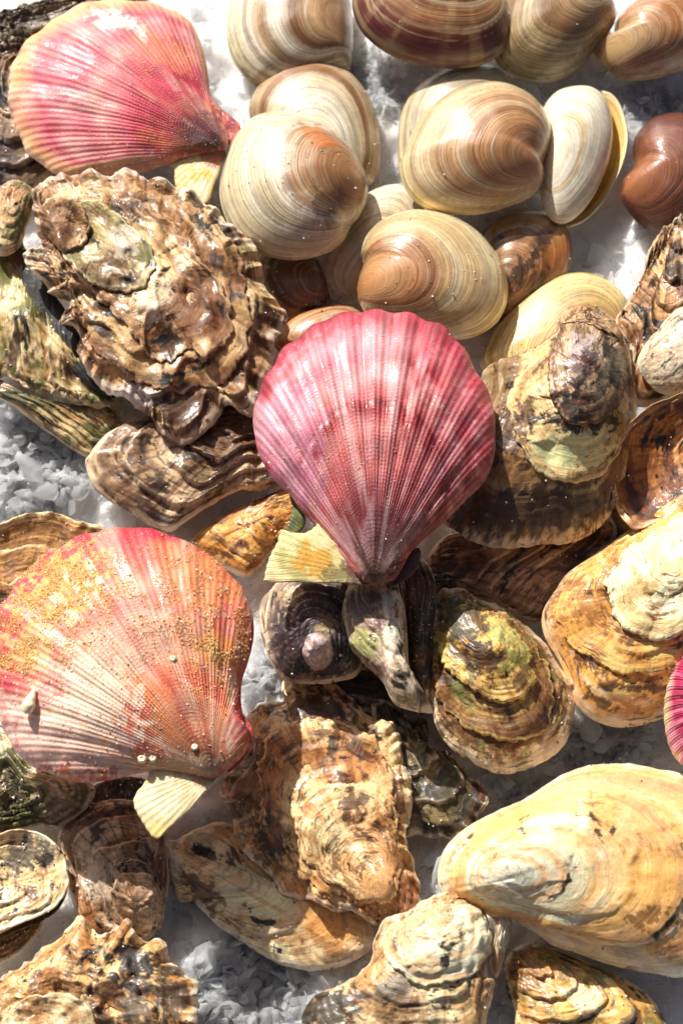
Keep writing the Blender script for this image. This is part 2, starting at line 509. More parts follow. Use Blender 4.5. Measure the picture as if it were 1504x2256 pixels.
def calm(c, w=0.06):
    L = np.expand_dims(c @ np.array([0.25, 0.6, 0.15]), -1)
    c = c + (L - c) * w
    return np.clip(c * np.clip(L / 0.30, 0.05, 1.35) ** 0.42 * np.array([1.04, 0.965, 0.90]), 0.004, 0.82)

def layer(parent, origin, ctx, out_px, U, color, thick=9, jag=2.5, rough=2.5, fk=0.5, step=3.0, deep=1.22, patches=(), lip=0.4):
    """an older growth layer lying on a valve: follows its surface, has its own edge and thickness"""
    SEED[0] += 7
    sd = SEED[0]
    Vm = ctx['V'][:ctx['M']].reshape(-1, 3); Pm = ctx['px'][:ctx['M']].reshape(-1, 2)
    _, per = spline(out_px, 50)
    NK = int(per / step)
    O, _ = spline(out_px, NK)
    area = 0.5 * np.sum(O[:, 0] * np.roll(O[:, 1], -1) - O[:, 1] * np.roll(O[:, 0], -1))
    sgn = -1 if area > 0 else 1          # photo rows run downwards
    size = math.sqrt(abs(area))
    tg = np.roll(O, -1, 0) - np.roll(O, 1, 0)
    nr = np.stack([tg[:, 1], -tg[:, 0]], -1) * (1 if area > 0 else -1)
    nr /= np.maximum(np.linalg.norm(nr, axis=1), 1e-6)[:, None]
    arc = np.arange(NK) / NK * per
    O = O + nr * (jag * (gn(arc / 42, 0.3, sd) * 1.6 + gn(arc / 17, 0.7, sd + 1) + 0.5 * gn(arc / 7, 0.1, sd + 2)))[:, None]
    C = O.mean(0)
    M = max(6, int(size * 0.58 / step))
    r = np.r_[np.linspace(0, 0.94, M)[1:], 0.965, 0.985, 1.0]
    Q = C + r[:, None, None] * (O - C)[None]
    rr = np.broadcast_to(r[:, None], Q.shape[:2])
    rows_h = thick * (1 - lip + lip * sst(0.5, 0.95, rr)) * (1 - 0.35 * sst(0.97, 1.0, rr))
    U = np.asarray(U, float)
    t, a = coords(Q, U, O)
    x, y = Q[..., 0], Q[..., 1]
    rows_h = rows_h + rough * 0.22 * sst(0.08, 0.3, t) * fbm(t * 22 + 0.5 * gn(a * 3, t * 3, sd), a * 1.2, sd + 3, 3) + rough * 0.7 * fbm(x / 75, y / 75, sd + 4, 2)
    ew = 1 + 0.5 * gn(arc / 50, 0.4, sd + 6)
    rows_h = rows_h * np.where(rr > 0.5, ew[None], 1)
    inn = C + 0.985 * (O - C)
    Qall = np.concatenate([Q, O[None], inn[None]])
    hall = np.concatenate([rows_h, np.full((1, NK), 0.5), np.full((1, NK), -4.0)])
    from mathutils.kdtree import KDTree
    sub = np.nonzero((Pm[:, 0] > O[:, 0].min() - 30) & (Pm[:, 0] < O[:, 0].max() + 30) & (Pm[:, 1] > O[:, 1].min() - 30) & (Pm[:, 1] < O[:, 1].max() + 30))[0]
    kd = KDTree(len(sub))
    for i, q in enumerate(Pm[sub]): kd.insert((q[0], q[1], 0), i)
    kd.balance()
    sub_v = Vm[sub]
    flat = np.vstack([Qall.reshape(-1, 2), C[None]])
    base = np.empty((len(flat), 3))
    for i, q in enumerate(flat):
        f = kd.find_n((q[0], q[1], 0), 5)
        w = np.array([1 / (d + 0.8) ** 2 for _, _, d in f])
        zz = (w @ np.array([sub_v[k][2] for _, k, _ in f])) / w.sum()
        base[i] = on_plane(q, zz)[0] if len(f) else 0
    b2 = base[:-1].reshape(Qall.shape[0], NK, 3)
    for _ in range(2):                    # ease the fine relief of what lies beneath
        b2[1:-1, :, 2] = 0.25 * (b2[:-2, :, 2] + b2[2:, :, 2]) + 0.25 * (np.roll(b2[1:-1, :, 2], 1, 1) + np.roll(b2[1:-1, :, 2], -1, 1))
    V = b2 + np.array([0, 0, 2.0]) * (hall[..., None] > 0) + hall[..., None] * (0.75 * ctx['n'] + np.array([0, -0.08, 0.25]))
    ext = lambda d: np.concatenate([d, d[-1:], d[-1:]])
    c = dict(t=ext(t), a=ext(a), r=ext(rr), x=ext(x), y=ext(y), px=Qall, ph=ext(a), sd=sd, arc=np.broadcast_to(arc[None], Qall.shape[:2]), size=size,
             f=np.zeros(Qall.shape[:2]), k=np.zeros(Qall.shape[:2]), s=ext(t) * 4)
    cols = color(c)
    for pt in patches: cols = patch(cols, c, *pt)
    cols = calm(np.clip(cols, 0.001, 1) ** deep)
    verts = np.vstack([V.reshape(-1, 3), (base[-1] + hall[0].mean() * ctx['n'])[None]])
    cv = np.vstack([cols.reshape(-1, 3), cols[0].mean(0)[None]])
    i = np.arange(V.shape[0] - 1)[:, None]; j = np.arange(NK)[None]; j2 = (j + 1) % NK
    qd = np.stack([i * NK + j, i * NK + j2, (i + 1) * NK + j2, (i + 1) * NK + j], -1).reshape(-1, 4)
    tr = np.stack([np.full(NK, len(verts) - 1), (np.arange(NK) + 1) % NK, np.arange(NK)], -1)
    if sgn > 0: qd, tr = qd[:, ::-1], tr[:, ::-1]
    at = lambda d: np.r_[d.ravel(), d[0].mean()]
    ob = new_mesh('growth_layer', verts, qd, tr, M_OY, parent, origin, cv, {'gr': at(c['t']), 'ph': at(c['ph']), 'fleck': np.full(len(verts), fk)})
    c2 = dict(c); c2.update(V=V, n=ctx['n'], M=Q.shape[0])
    # later layers lie on this one
    full = dict(V=np.concatenate([V[:Q.shape[0]].reshape(-1, 3), Vm[~inside(Pm, O)]])[None], px=np.concatenate([Qall[:Q.shape[0]].reshape(-1, 2), Pm[~inside(Pm, O)]])[None], M=1, n=ctx['n'])
    return full

def inside(P, poly):
    n = len(poly); res = np.zeros(len(P), bool); j = n - 1
    bb = (P[:, 0] > poly[:, 0].min()) & (P[:, 0] < poly[:, 0].max()) & (P[:, 1] > poly[:, 1].min()) & (P[:, 1] < poly[:, 1].max())
    k = np.nonzero(bb)[0]; q = P[k]; r = np.zeros(len(k), bool)
    for i in range(n):
        xi, yi, xj, yj = *poly[i], *poly[j]
        if yi != yj:
            r ^= ((yi > q[:, 1]) != (yj > q[:, 1])) & (q[:, 0] < (xj - xi) * (q[:, 1] - yi) / (yj - yi) + xi)
        j = i
    res[k] = r
    return res

def patch(cols, ctx, x, y, rx, ry, rot, c, w, rag=0.35):
    """a colour patch of its own shape: stains, and some painted shade"""
    px = ctx['px']; a = math.radians(rot)
    dx, dy = px[..., 0] - x, px[..., 1] - y
    u = (dx * math.cos(a) + dy * math.sin(a)) / rx
    v = (-dx * math.sin(a) + dy * math.cos(a)) / ry
    d = np.sqrt(u * u + v * v)
    near = d < 2.2
    if not near.any(): return cols
    n = np.zeros_like(d)
    n[near] = fbm(ctx['x'][near] / 24, ctx['y'][near] / 24, ctx['sd'] + 31, 5, 0.68)
    d = d + rag * n
    return mix(cols, lin(c), w * (1 - sst(0.74, 1.02, d)))

# ------------------------------------------------------------------ colour of the shells (their own pigment, growth bands and stains)
def oyster_color(base=(232, 210, 168), mid=(196, 146, 84), dark=(104, 66, 30), black=(44, 36, 28), green=None,
                 rim=(236, 224, 202), stain=0.5, blk=0.2, band=0.6, grn=0.0, edge=0.5, sc=1.0, streak=0.5, rimw=0.035, fleck=0.6, ramp=None):
    def fn(c):
        t, a, x, y, sd = c['t'], c['a'], c['x'] * sc, c['y'] * sc, c['sd']
        col = np.zeros(t.shape + (3,)) + lin(base)
        wob = 0.06 * fbm(a * 1.6, t * 2, sd + 60, 2)
        b = fbm((t + wob) * 5, a * 0.7, sd + 61, 3, 0.6)
        col = mix(col, lin(mid), band * sst(-0.15, 0.5, b) * 1.1)
        w = fbm(x / 160, y / 160, sd + 69, 3)
        if ramp is not None:
            tt = t + 0.035 * fbm(a * 1.6, t * 2, sd + 55, 3)
            rp = np.stack([np.interp(tt, [q[0] for q in ramp], [lin(q[1])[i] for q in ramp]) for i in range(3)], -1)
            col = mix(rp, col, np.full(t.shape, 0.22))
        col = mix(col, lin(mid), 0.75 * sst(0.0, 0.5, w))
        st = fbm(a * 16, t * 1.6 + 3, sd + 62, 3, 0.6)
        col = mix(col, lin(mid), streak * sst(0.0, 0.6, st))
        col = mix(col, lin(dark), streak * 0.5 * sst(0.3, 0.8, st + 0.5 * w))
        wx = 0.5 * gn(x / 40, y / 40, sd + 59)
        bl = 0.65 * fbm(x / 105 + 0.4 * wx, y / 105 + 0.4 * wx, sd + 63, 5, 0.6) + 0.55 * fbm((t + wob) * 11, a * 2.0, sd + 53, 4, 0.6)
        col = mix(col, lin(dark), sst(0.74 - stain, 0.90 - stain * 0.8, bl) * 0.8)
        gl = fbm((t + wob) * 22, a * 3.2, sd + 58, 4, 0.6)
        col = mix(col, lin(dark), stain * 0.8 * sst(0.15, 0.55, gl + 0.35 * bl))
        fl = fbm(x / 17 + 1.2 * wx, y / 17, sd + 64, 4, 0.62) + 0.25 * gl
        msk = sst(-0.15, 0.35, fbm(x / 95 + 4, y / 95, sd + 57, 2))
        col = mix(col, lin(dark) * 0.8, fleck * 0.5 * msk * sst(0.26, 0.36, fl))
        b2 = fbm(x / 80 + 7 + wx, y / 80, sd + 65, 4, 0.55) + 0.2 * gl
        col = mix(col, lin(black), sst(0.80 - blk, 0.96 - blk, b2 + 0.25 * gl) * 0.88)
        if green is not None:
            g = fbm(x / 75 + 3, y / 75 + 9, sd + 66, 4, 0.6)
            col = mix(col, lin(green), sst(0.45 - grn, 0.8 - grn, g) * 0.8)
        e = sst(0.84, 0.93, c['f']) * sst(0.15, 0.35, t)
        col = mix(col, lin(rim), edge * e * (0.4 + 0.6 * sst(-0.3, 0.3, fbm(a * 5, c['k'] * 3.1, sd + 67, 2))))
        rw = rimw * (1 + 0.8 * gn(c['arc'] / 40, 0.5, sd + 68))
        col = mix(col, lin(rim), 0.8 * (0.55 + 0.45 * sst(-0.3, 0.4, fbm(c['arc'] / 60, 0.2, sd + 54, 3))) * sst(1 - rw * 1.4, 1 - rw * 0.6, c['r']))
        return col
    return fn

def clam_color(ramp, ray=0.0, ray_c=(110, 70, 40), band=0.55, band_c=(120, 78, 44), rim=None, cloud=0.35, cloud_c=(236, 224, 196), nb=9):
    rt = np.array([x[0] for x in ramp]); rc = np.array([lin(x[1]) for x in ramp])
    def fn(c):
        t, a, sd = c['t'], c['a'], c['sd']
        tt = t + 0.022 * fbm(a * 1.3, t * 2, sd + 70, 2)
        col = np.stack([np.interp(tt, rt, rc[:, i]) for i in range(3)], -1)
        b = fbm(tt * nb * 1.5, a * 0.14, sd + 71, 5, 0.75)
        col = mix(col, lin(band_c), band * sst(0.1, 0.4, t) * sst(0.08, 0.6, b))
        col = mix(col, lin(cloud_c), sst(0.1, 0.4, t) * cloud * sst(0.1, 0.6, fbm(tt * nb * 1.6 + 5, a * 0.16, sd + 72, 4, 0.65)))
        if ray:
            col = mix(col, lin(ray_c), ray * sst(0.0, 0.6, fbm(a * 5, t * 1.4, sd + 73, 3)))
        if rim is not None:
            col = mix(col, lin(rim), 0.9 * sst(0.955, 0.985, c['r']))
        return col
    return fn

def scallop_color(fn_ramp, stripes, dark_u=(96, 40, 44), seed=0):
    rt = np.array([x[0] for x in fn_ramp]); rc = np.array([lin(x[1]) for x in fn_ramp])
    def fn(c):
        t, a, ph, sd = c['t'], c['a'], c['ph'], c['sd']
        tt = t + 0.03 * fbm(a * 2, t * 2, sd + 80, 3)
        col = np.stack([np.interp(tt, rt, rc[:, i]) for i in range(3)], -1)
        for (cc, w, fr, ft, lo, hi) in stripes:
            n = fbm(ph * fr, t * ft, sd + 81 + int(fr * 100), 3, 0.6)
            col = mix(col, lin(cc), w * sst(lo, hi, n))
        bl = fbm(c['x'] / 70, c['y'] / 70, sd + 88, 4, 0.6)
        col = col * (1 + 0.18 * bl)[..., None]
        return col
    return fn

def flat_color(c1, c2=None, sc=40):
    def fn(c):
        col = np.zeros(c['t'].shape + (3,)) + lin(c1)
        if c2 is not None:
            col = mix(col, lin(c2), sst(-0.3, 0.5, fbm(c['x'] / sc, c['y'] / sc, c['sd'] + 90, 4, 0.6)))
        return col
    return fn

# ------------------------------------------------------------------ things
def thing(name, label, cat, px, z, group=None):
    o = bpy.data.objects.new(name, None)
    scene.collection.objects.link(o)
    o.empty_display_size = 0.01
    org = on_plane(px, z)[0]
    o.location = Vector(org * S)
    o['label'] = label; o['category'] = cat
    if group: o['group'] = group
    return o, org

OCT = np.array([[1, 0, 0], [-1, 0, 0], [0, 1, 0], [0, -1, 0], [0, 0, 1], [0, 0, -1]], float)
OCTF = np.array([[0, 2, 4], [2, 1, 4], [1, 3, 4], [3, 0, 4], [2, 0, 5], [1, 2, 5], [3, 1, 5], [0, 3, 5]])
def grains(parent, origin, ctx, n, weight, size, palette, seed, name='sand', lift=0.35):
    rg = np.random.default_rng(seed)
    V = ctx['V'][:ctx['M']].reshape(-1, 3)
    wgt = np.clip(weight(ctx)[:ctx['M']].ravel(), 0, None) * ctx['r'][:ctx['M']].ravel()
    if wgt.sum() <= 0: return None
    idx = rg.choice(len(V), n, p=wgt / wgt.sum())
    s = rg.uniform(size[0], size[1], n) * np.where(rg.random(n) < 0.08, 1.7, 1)
    ctr = V[idx] + rg.normal(0, 1.6, (n, 3)) * [1, 1, 0] + ctx['n'] * (s * lift)[:, None]
    A = rg.normal(0, 1, (n, 3, 3)); Qm, _ = np.linalg.qr(A)
    sc = rg.uniform(0.6, 1.25, (n, 6, 1))
    pts = (OCT[None] * sc) @ Qm
    v = ctr[:, None] + pts * s[:, None, None]
    f = OCTF[None] + (np.arange(n) * 6)[:, None, None]
    pc = np.array([lin(p) for p in palette])[rg.integers(0, len(palette), n)] * rg.uniform(0.75, 1.2, (n, 1))
    ob = new_mesh(name, v.reshape(-1, 3), np.zeros((0, 4), int), f.reshape(-1, 3), M_SAND, parent, origin, np.repeat(pc, 6, 0), smooth=False)
    ob['kind'] = 'stuff'
    return ob

def near_px(x, y, rx, ry, nz=0.0, sc=40):
    def fn(ctx):
        px = ctx['px']
        d = ((px[..., 0] - x) / rx) ** 2 + ((px[..., 1] - y) / ry) ** 2
        w = np.exp(-d)
        if nz: w = w * sst(-0.1 + (1 - nz) * 0.3 - 0.2, 0.5, fbm(ctx['x'] / sc, ctx['y'] / sc, ctx['sd'] + 5, 4, 0.6))
        return w
    return fn
def everywhere(ctx): return np.ones_like(ctx['t'])

# ------------------------------------------------------------------ the bed of crushed ice
def bed_z(x, y):
    return -34 + 34 * fbm(x / 210, y / 210, 5, 3) + 13 * fbm(x / 46, y / 46, 9, 3, 0.55)

def build_ice():
    gx = np.arange(-1900, 1901, 17.0); gy = np.arange(-2300, 2301, 17.0)
    X, Y = np.meshgrid(gx, gy)
    V = np.stack([X, Y, bed_z(X, Y)], -1)
    ny, nx = X.shape
    i = np.arange(ny - 1)[:, None]; j = np.arange(nx - 1)[None]
    q = np.stack([i * nx + j, i * nx + j + 1, (i + 1) * nx + j + 1, (i + 1) * nx + j], -1).reshape(-1, 4)
    ob = new_mesh('ice_bed', V.reshape(-1, 3), q, np.zeros((0, 3), int), M_BED)
    ob['kind'] = 'structure'
    rg = np.random.default_rng(4)
    protos = []
    for k in range(36):
        bm = bmesh.new()
        fl = rg.uniform(0.10, 0.38); el = rg.uniform(0.45, 1.0)
        for p in rg.normal(0, 1, (rg.integers(9, 15), 3)):
            p = p / np.linalg.norm(p) * rg.uniform(0.75, 1.1)
            bm.verts.new((p[0], p[1] * el, p[2] * fl))
        r = bmesh.ops.convex_hull(bm, input=bm.verts)
        bmesh.ops.delete(bm, geom=[v for v in bm.verts if not v.link_faces], context='VERTS')
        bmesh.ops.triangulate(bm, faces=bm.faces)
        bm.verts.index_update()
        protos.append((np.array([v.co[:] for v in bm.verts]), np.array([[v.index for v in f.verts] for f in bm.faces])))
        bm.free()
    vs, fs, off = [], [], 0
    n = 11000
    px, py = rg.uniform(-1000, 1000, n), rg.uniform(-1500, 1700, n)
    keep = fbm(px / 140, py / 140, 77, 3) > -0.28
    sz = 7 + 30 * rg.random(n) ** 3.2
    lift = rg.uniform(-0.1, 0.9, n)
    # drifts of larger flakes where the ice lies open
    for cx, cy, rx, ry, m, s0, s1 in ((70, 1030, 130, 110, 620, 9, 30), (560, 2165, 150, 120, 700, 9, 32), (575, 1490, 50, 70, 110, 10, 30), (1330, 1640, 110, 60, 260, 9, 28),
                                      (1430, 215, 110, 40, 500, 5, 14), (830, 170, 50, 80, 350, 5, 16), (1190, 1760, 110, 90, 160, 10, 34), (1120, 2170, 40, 90, 90, 12, 34), (960, 1920, 40, 80, 60, 10, 26)):
        g = on_plane(np.stack([cx + rg.normal(0, 0.5, m) * rx, cy + rg.normal(0, 0.5, m) * ry], -1), 10)
        px = np.r_[px, g[:, 0]]; py = np.r_[py, g[:, 1]]; keep = np.r_[keep, np.ones(m, bool)]
        sz = np.r_[sz, s0 + (s1 - s0) * rg.random(m) ** 1.6]; lift = np.r_[lift, rg.uniform(0.1, 0.9, m)]
    bz = bed_z(px, py)
    for x, y, ok, s, lf, z0 in zip(px, py, keep, sz, lift, bz):
        if not ok: continue
        pv, pf = protos[rg.integers(len(protos))]
        A = rg.normal(0, 1, (3, 3)); A[2] *= 0.6; Qm, _ = np.linalg.qr(A)
        vs.append((pv @ Qm) * s + [x, y, z0 + s * lf]); fs.append(pf + off); off += len(pv)
    lv, lf, lo = [], [], 0
    for cx, cy, rx, ry, m, s0, s1 in ((70, 1030, 130, 110, 60, 14, 36), (560, 2165, 150, 120, 70, 14, 36), (575, 1490, 50, 70, 16, 12, 26), (1330, 1640, 110, 60, 26, 12, 28), (830, 180, 60, 90, 30, 8, 20), (1430, 215, 110, 40, 30, 8, 18), (1160, 1790, 120, 90, 26, 14, 30), (450, 160, 30, 120, 16, 10, 22)):
        for _ in range(m):
            g = on_plane((cx + rg.normal(0, 0.5) * rx, cy + rg.normal(0, 0.5) * ry), 10)[0]
            bm = bmesh.new()
            for p in rg.normal(0, 1, (10, 3)):
                p = p / np.linalg.norm(p)
                bm.verts.new((p[0], p[1] * rg.uniform(0.6, 1), p[2] * rg.uniform(0.35, 0.8)))
            bmesh.ops.convex_hull(bm, input=bm.verts)
            bmesh.ops.delete(bm, geom=[v for v in bm.verts if not v.link_faces], context='VERTS')
            bmesh.ops.bevel(bm, geom=list(bm.edges), offset=0.1, segments=2, affect='EDGES', clamp_overlap=True)
            bmesh.ops.triangulate(bm, faces=bm.faces)
            bm.verts.index_update()
            v = np.array([q.co[:] for q in bm.verts]); f = np.array([[q.index for q in t.verts] for t in bm.faces]); bm.free()
            s = rg.uniform(s0, s1)
            A = rg.normal(0, 1, (3, 3)); A[2] *= 0.6; Qm, _ = np.linalg.qr(A)
            z0 = float(bed_z(g[0:1], g[1:2])[0])
            lv.append((v @ Qm) * s + [g[0], g[1], z0 + s * rg.uniform(0.2, 0.8)]); lf.append(f + lo); lo += len(v)
    ob = new_mesh('ice_lumps', np.vstack(lv), np.zeros((0, 4), int), np.vstack(lf), M_LUMP, smooth=True)
    ob['kind'] = 'stuff'
    ob = new_mesh('crushed_ice', np.vstack(vs), np.zeros((0, 4), int), np.vstack(fs), M_ICE, smooth=False)
    ob['kind'] = 'stuff'
    return protos
PROTOS = build_ice()

def ice_chunk(px, z, size, label, seed, rot=0, round_=False):
    rg = np.random.default_rng(seed)
    org = on_plane(px, z)[0]
    bm = bmesh.new()
    for p in rg.normal(0, 1, (22 if round_ else 11, 3)):
        p = p / np.linalg.norm(p) * rg.uniform(0.85, 1.05)
        bm.verts.new((p[0] * size[0], p[1] * size[1], p[2] * size[2]))
    bmesh.ops.convex_hull(bm, input=bm.verts)
    bmesh.ops.delete(bm, geom=[v for v in bm.verts if not v.link_faces], context='VERTS')
    if round_: bmesh.ops.bevel(bm, geom=list(bm.edges), offset=min(size) * 0.12, segments=2, affect='EDGES')
    bmesh.ops.triangulate(bm, faces=bm.faces)
    bm.verts.index_update()
    v = np.array([q.co[:] for q in bm.verts]); f = np.array([[q.index for q in g.verts] for g in bm.faces]); bm.free()
    c, s_ = math.cos(rot), math.sin(rot)
    v = v @ np.array([[c, s_, 0], [-s_, c, 0], [0, 0, 1]])
    ob = new_mesh('ice_chunk', v + org, np.zeros((0, 4), int), f, M_ICE, None, org)
    ob['label'] = label; ob['category'] = 'ice chunk'; ob['group'] = 'chunks of clear ice between the shells'

ice_chunk((1302, 1608), 20, (26, 34, 22), 'rounded lump of clear ice below the big yellow oyster at the right', 3, 0, True)
ice_chunk((1335, 1640), 10, (36, 18, 16), 'wide clear ice piece just right of the rounded ice lump', 5, 0.4)
ice_chunk((962, 1915), 55, (9, 42, 8), 'thin upright splinter of ice beside the white-beaked honey oyster', 8, -0.25)
ice_chunk((455, 2125), 15, (30, 56, 12), 'flaky upright ice piece below the long cream oyster', 11, 0.1)
ice_chunk((60, 1040), 25, (40, 56, 16), 'large bluish ice slab at the left edge under the green oyster', 13, 0.5)
ice_chunk((105, 1085), 20, (40, 30, 15), 'blocky ice lump right of the large bluish ice slab', 14, 0.2)

# ------------------------------------------------------------------ oysters
G_OY, G_CL, G_SC = 'oysters laid on the crushed ice', 'clams heaped on the ice', 'pink scallops on top of the heap'
GRIT = [(236, 226, 205), (250, 246, 238), (70, 48, 28), (120, 84, 46)]
def oyster(label, out, z, Hd, U, col, lower=40, grit=70, lower_col=None, extra=None, layers=(), **kw):
    o, org = thing('oyster', label, 'oyster', np.mean(out, 0), max(0, z - lower - 10), G_OY)
    ob, ctx = valve(o, org, 'upper_valve', M_OY, out, z, Hd, U, color=col, lower=lower,
                    lower_col=lower_col or oyster_color(stain=0.55, blk=0.25), **kw)
    if grit: grains(o, org, ctx, grit, everywhere, (1.3, 3.0), GRIT, ctx['sd'], 'shell_grit')
    lc = ctx
    for lo, lu, lcol, lkw in layers: lc = layer(o, org, lc, lo, lu, lcol, **lkw)
    if extra: extra(o, org)
    return o, org, ctx

# --- upper left
oyster('dark weathered oyster at the top left corner behind the orange-rimmed scallop',
       [(-60, 60), (0, 34), (60, 12), (130, 0), (200, -10), (300, -30), (330, 40), (260, 110), (150, 150), (60, 130), (-20, 118)],
       35, 45, (60, 60), oyster_color(stain=0.6, blk=0.62, mid=(120, 104, 78), base=(150, 140, 116)), frill=10, LA=20, lam=5, soft=0.3)
oyster('grey-brown oyster at the left edge beneath the orange-rimmed scallop',
       [(-60, 200), (-10, 118), (50, 95), (110, 100), (160, 200), (150, 330), (110, 385), (60, 415), (0, 420), (-60, 380)],
       30, 45, (40, 150), oyster_color(base=(190, 170, 140), stain=0.6, blk=0.45, mid=(140, 104, 70)), lam=6, LA=18, frill=8)

# green oyster under the big frilly one: two gaping valves and a pale beak
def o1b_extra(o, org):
    valve(o, org, 'gape_shade', M_OY, [(58, 555), (92, 610), (150, 690), (205, 775), (250, 868), (205, 852), (135, 795), (85, 720), (52, 640)], 96, 10, (240, 860),  # near-black sheet painted in for the shade inside the gape
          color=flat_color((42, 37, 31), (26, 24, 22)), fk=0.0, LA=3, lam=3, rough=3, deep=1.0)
    valve(o, org, 'beak', M_OY, [(-20, 470), (-10, 425), (20, 402), (52, 402), (76, 428), (72, 462), (58, 500), (40, 545), (0, 560), (-25, 520)],
          118, 40, (40, 425), color=oyster_color(base=(226, 210, 170), green=(120, 126, 60), grn=0.3, stain=0.25, blk=0.05), LA=8, lam=5, rough=3.0)
    valve(o, org, 'lower_valve', M_OY, [(-40, 820), (10, 842), (60, 868), (120, 886), (180, 896), (236, 898), (263, 912), (262, 942), (240, 985), (195, 1005),
          (150, 982), (90, 940), (30, 895), (-40, 860)], 34, 30, (250, 915), slope=(0, 0.1),
          color=oyster_color(base=(206, 196, 150), green=(104, 112, 44), grn=0.5, stain=0.35, blk=0.2), LA=9, lam=7, rough=4.0, frill=8)
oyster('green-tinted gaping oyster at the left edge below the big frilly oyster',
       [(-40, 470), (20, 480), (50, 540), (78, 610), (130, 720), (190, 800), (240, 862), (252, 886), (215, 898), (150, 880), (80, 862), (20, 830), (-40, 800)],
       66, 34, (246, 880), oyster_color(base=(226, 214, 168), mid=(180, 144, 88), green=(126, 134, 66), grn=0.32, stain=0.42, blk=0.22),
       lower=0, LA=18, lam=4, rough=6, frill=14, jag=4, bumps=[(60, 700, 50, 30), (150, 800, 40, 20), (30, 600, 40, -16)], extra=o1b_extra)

oyster('brown mottled oyster beneath the lower edge of the big frilly oyster',
       [(190, 1020), (200, 1000), (240, 955), (300, 920), (360, 900), (450, 880), (555, 870), (620, 940), (625, 1050), (590, 1075), (520, 1085), (470, 1110),
        (420, 1145), (380, 1168), (340, 1160), (290, 1130), (240, 1100), (205, 1065)],
       62, 58, (560, 930), oyster_color(base=(206, 184, 150), mid=(140, 96, 56), dark=(84, 54, 30), stain=0.62, blk=0.22, streak=0.6), lam=5, LA=18, rough=6.0, pleat=5, npleat=14)
oyster('amber streaked oyster tucked under the ear of the crimson scallop',
       [(420, 1195), (470, 1150), (520, 1125), (580, 1098), (640, 1078), (680, 1110), (660, 1160), (600, 1212), (575, 1245), (540, 1270), (500, 1252), (470, 1230), (440, 1215)],
       34, 42, (660, 1110), oyster_color(base=(232, 190, 110), mid=(214, 146, 62), dark=(112, 66, 28), stain=0.45, streak=0.7, blk=0.15), lam=5, LA=9)
oyster('shallow tan oyster shell with cream rim at the left edge behind the sandy scallop',
       [(-60, 1175), (0, 1158), (40, 1139), (90, 1130), (140, 1135), (170, 1150), (225, 1165), (260, 1220), (200, 1360), (50, 1430), (-60, 1420)],
       40, -26, (20, 1390), oyster_color(base=(206, 164, 100), mid=(164, 112, 56), dark=(110, 72, 36), stain=0.5, blk=0.1, rim=(240, 216, 170), rimw=0.07), lam=4, LA=5, frill=7, lower=20)

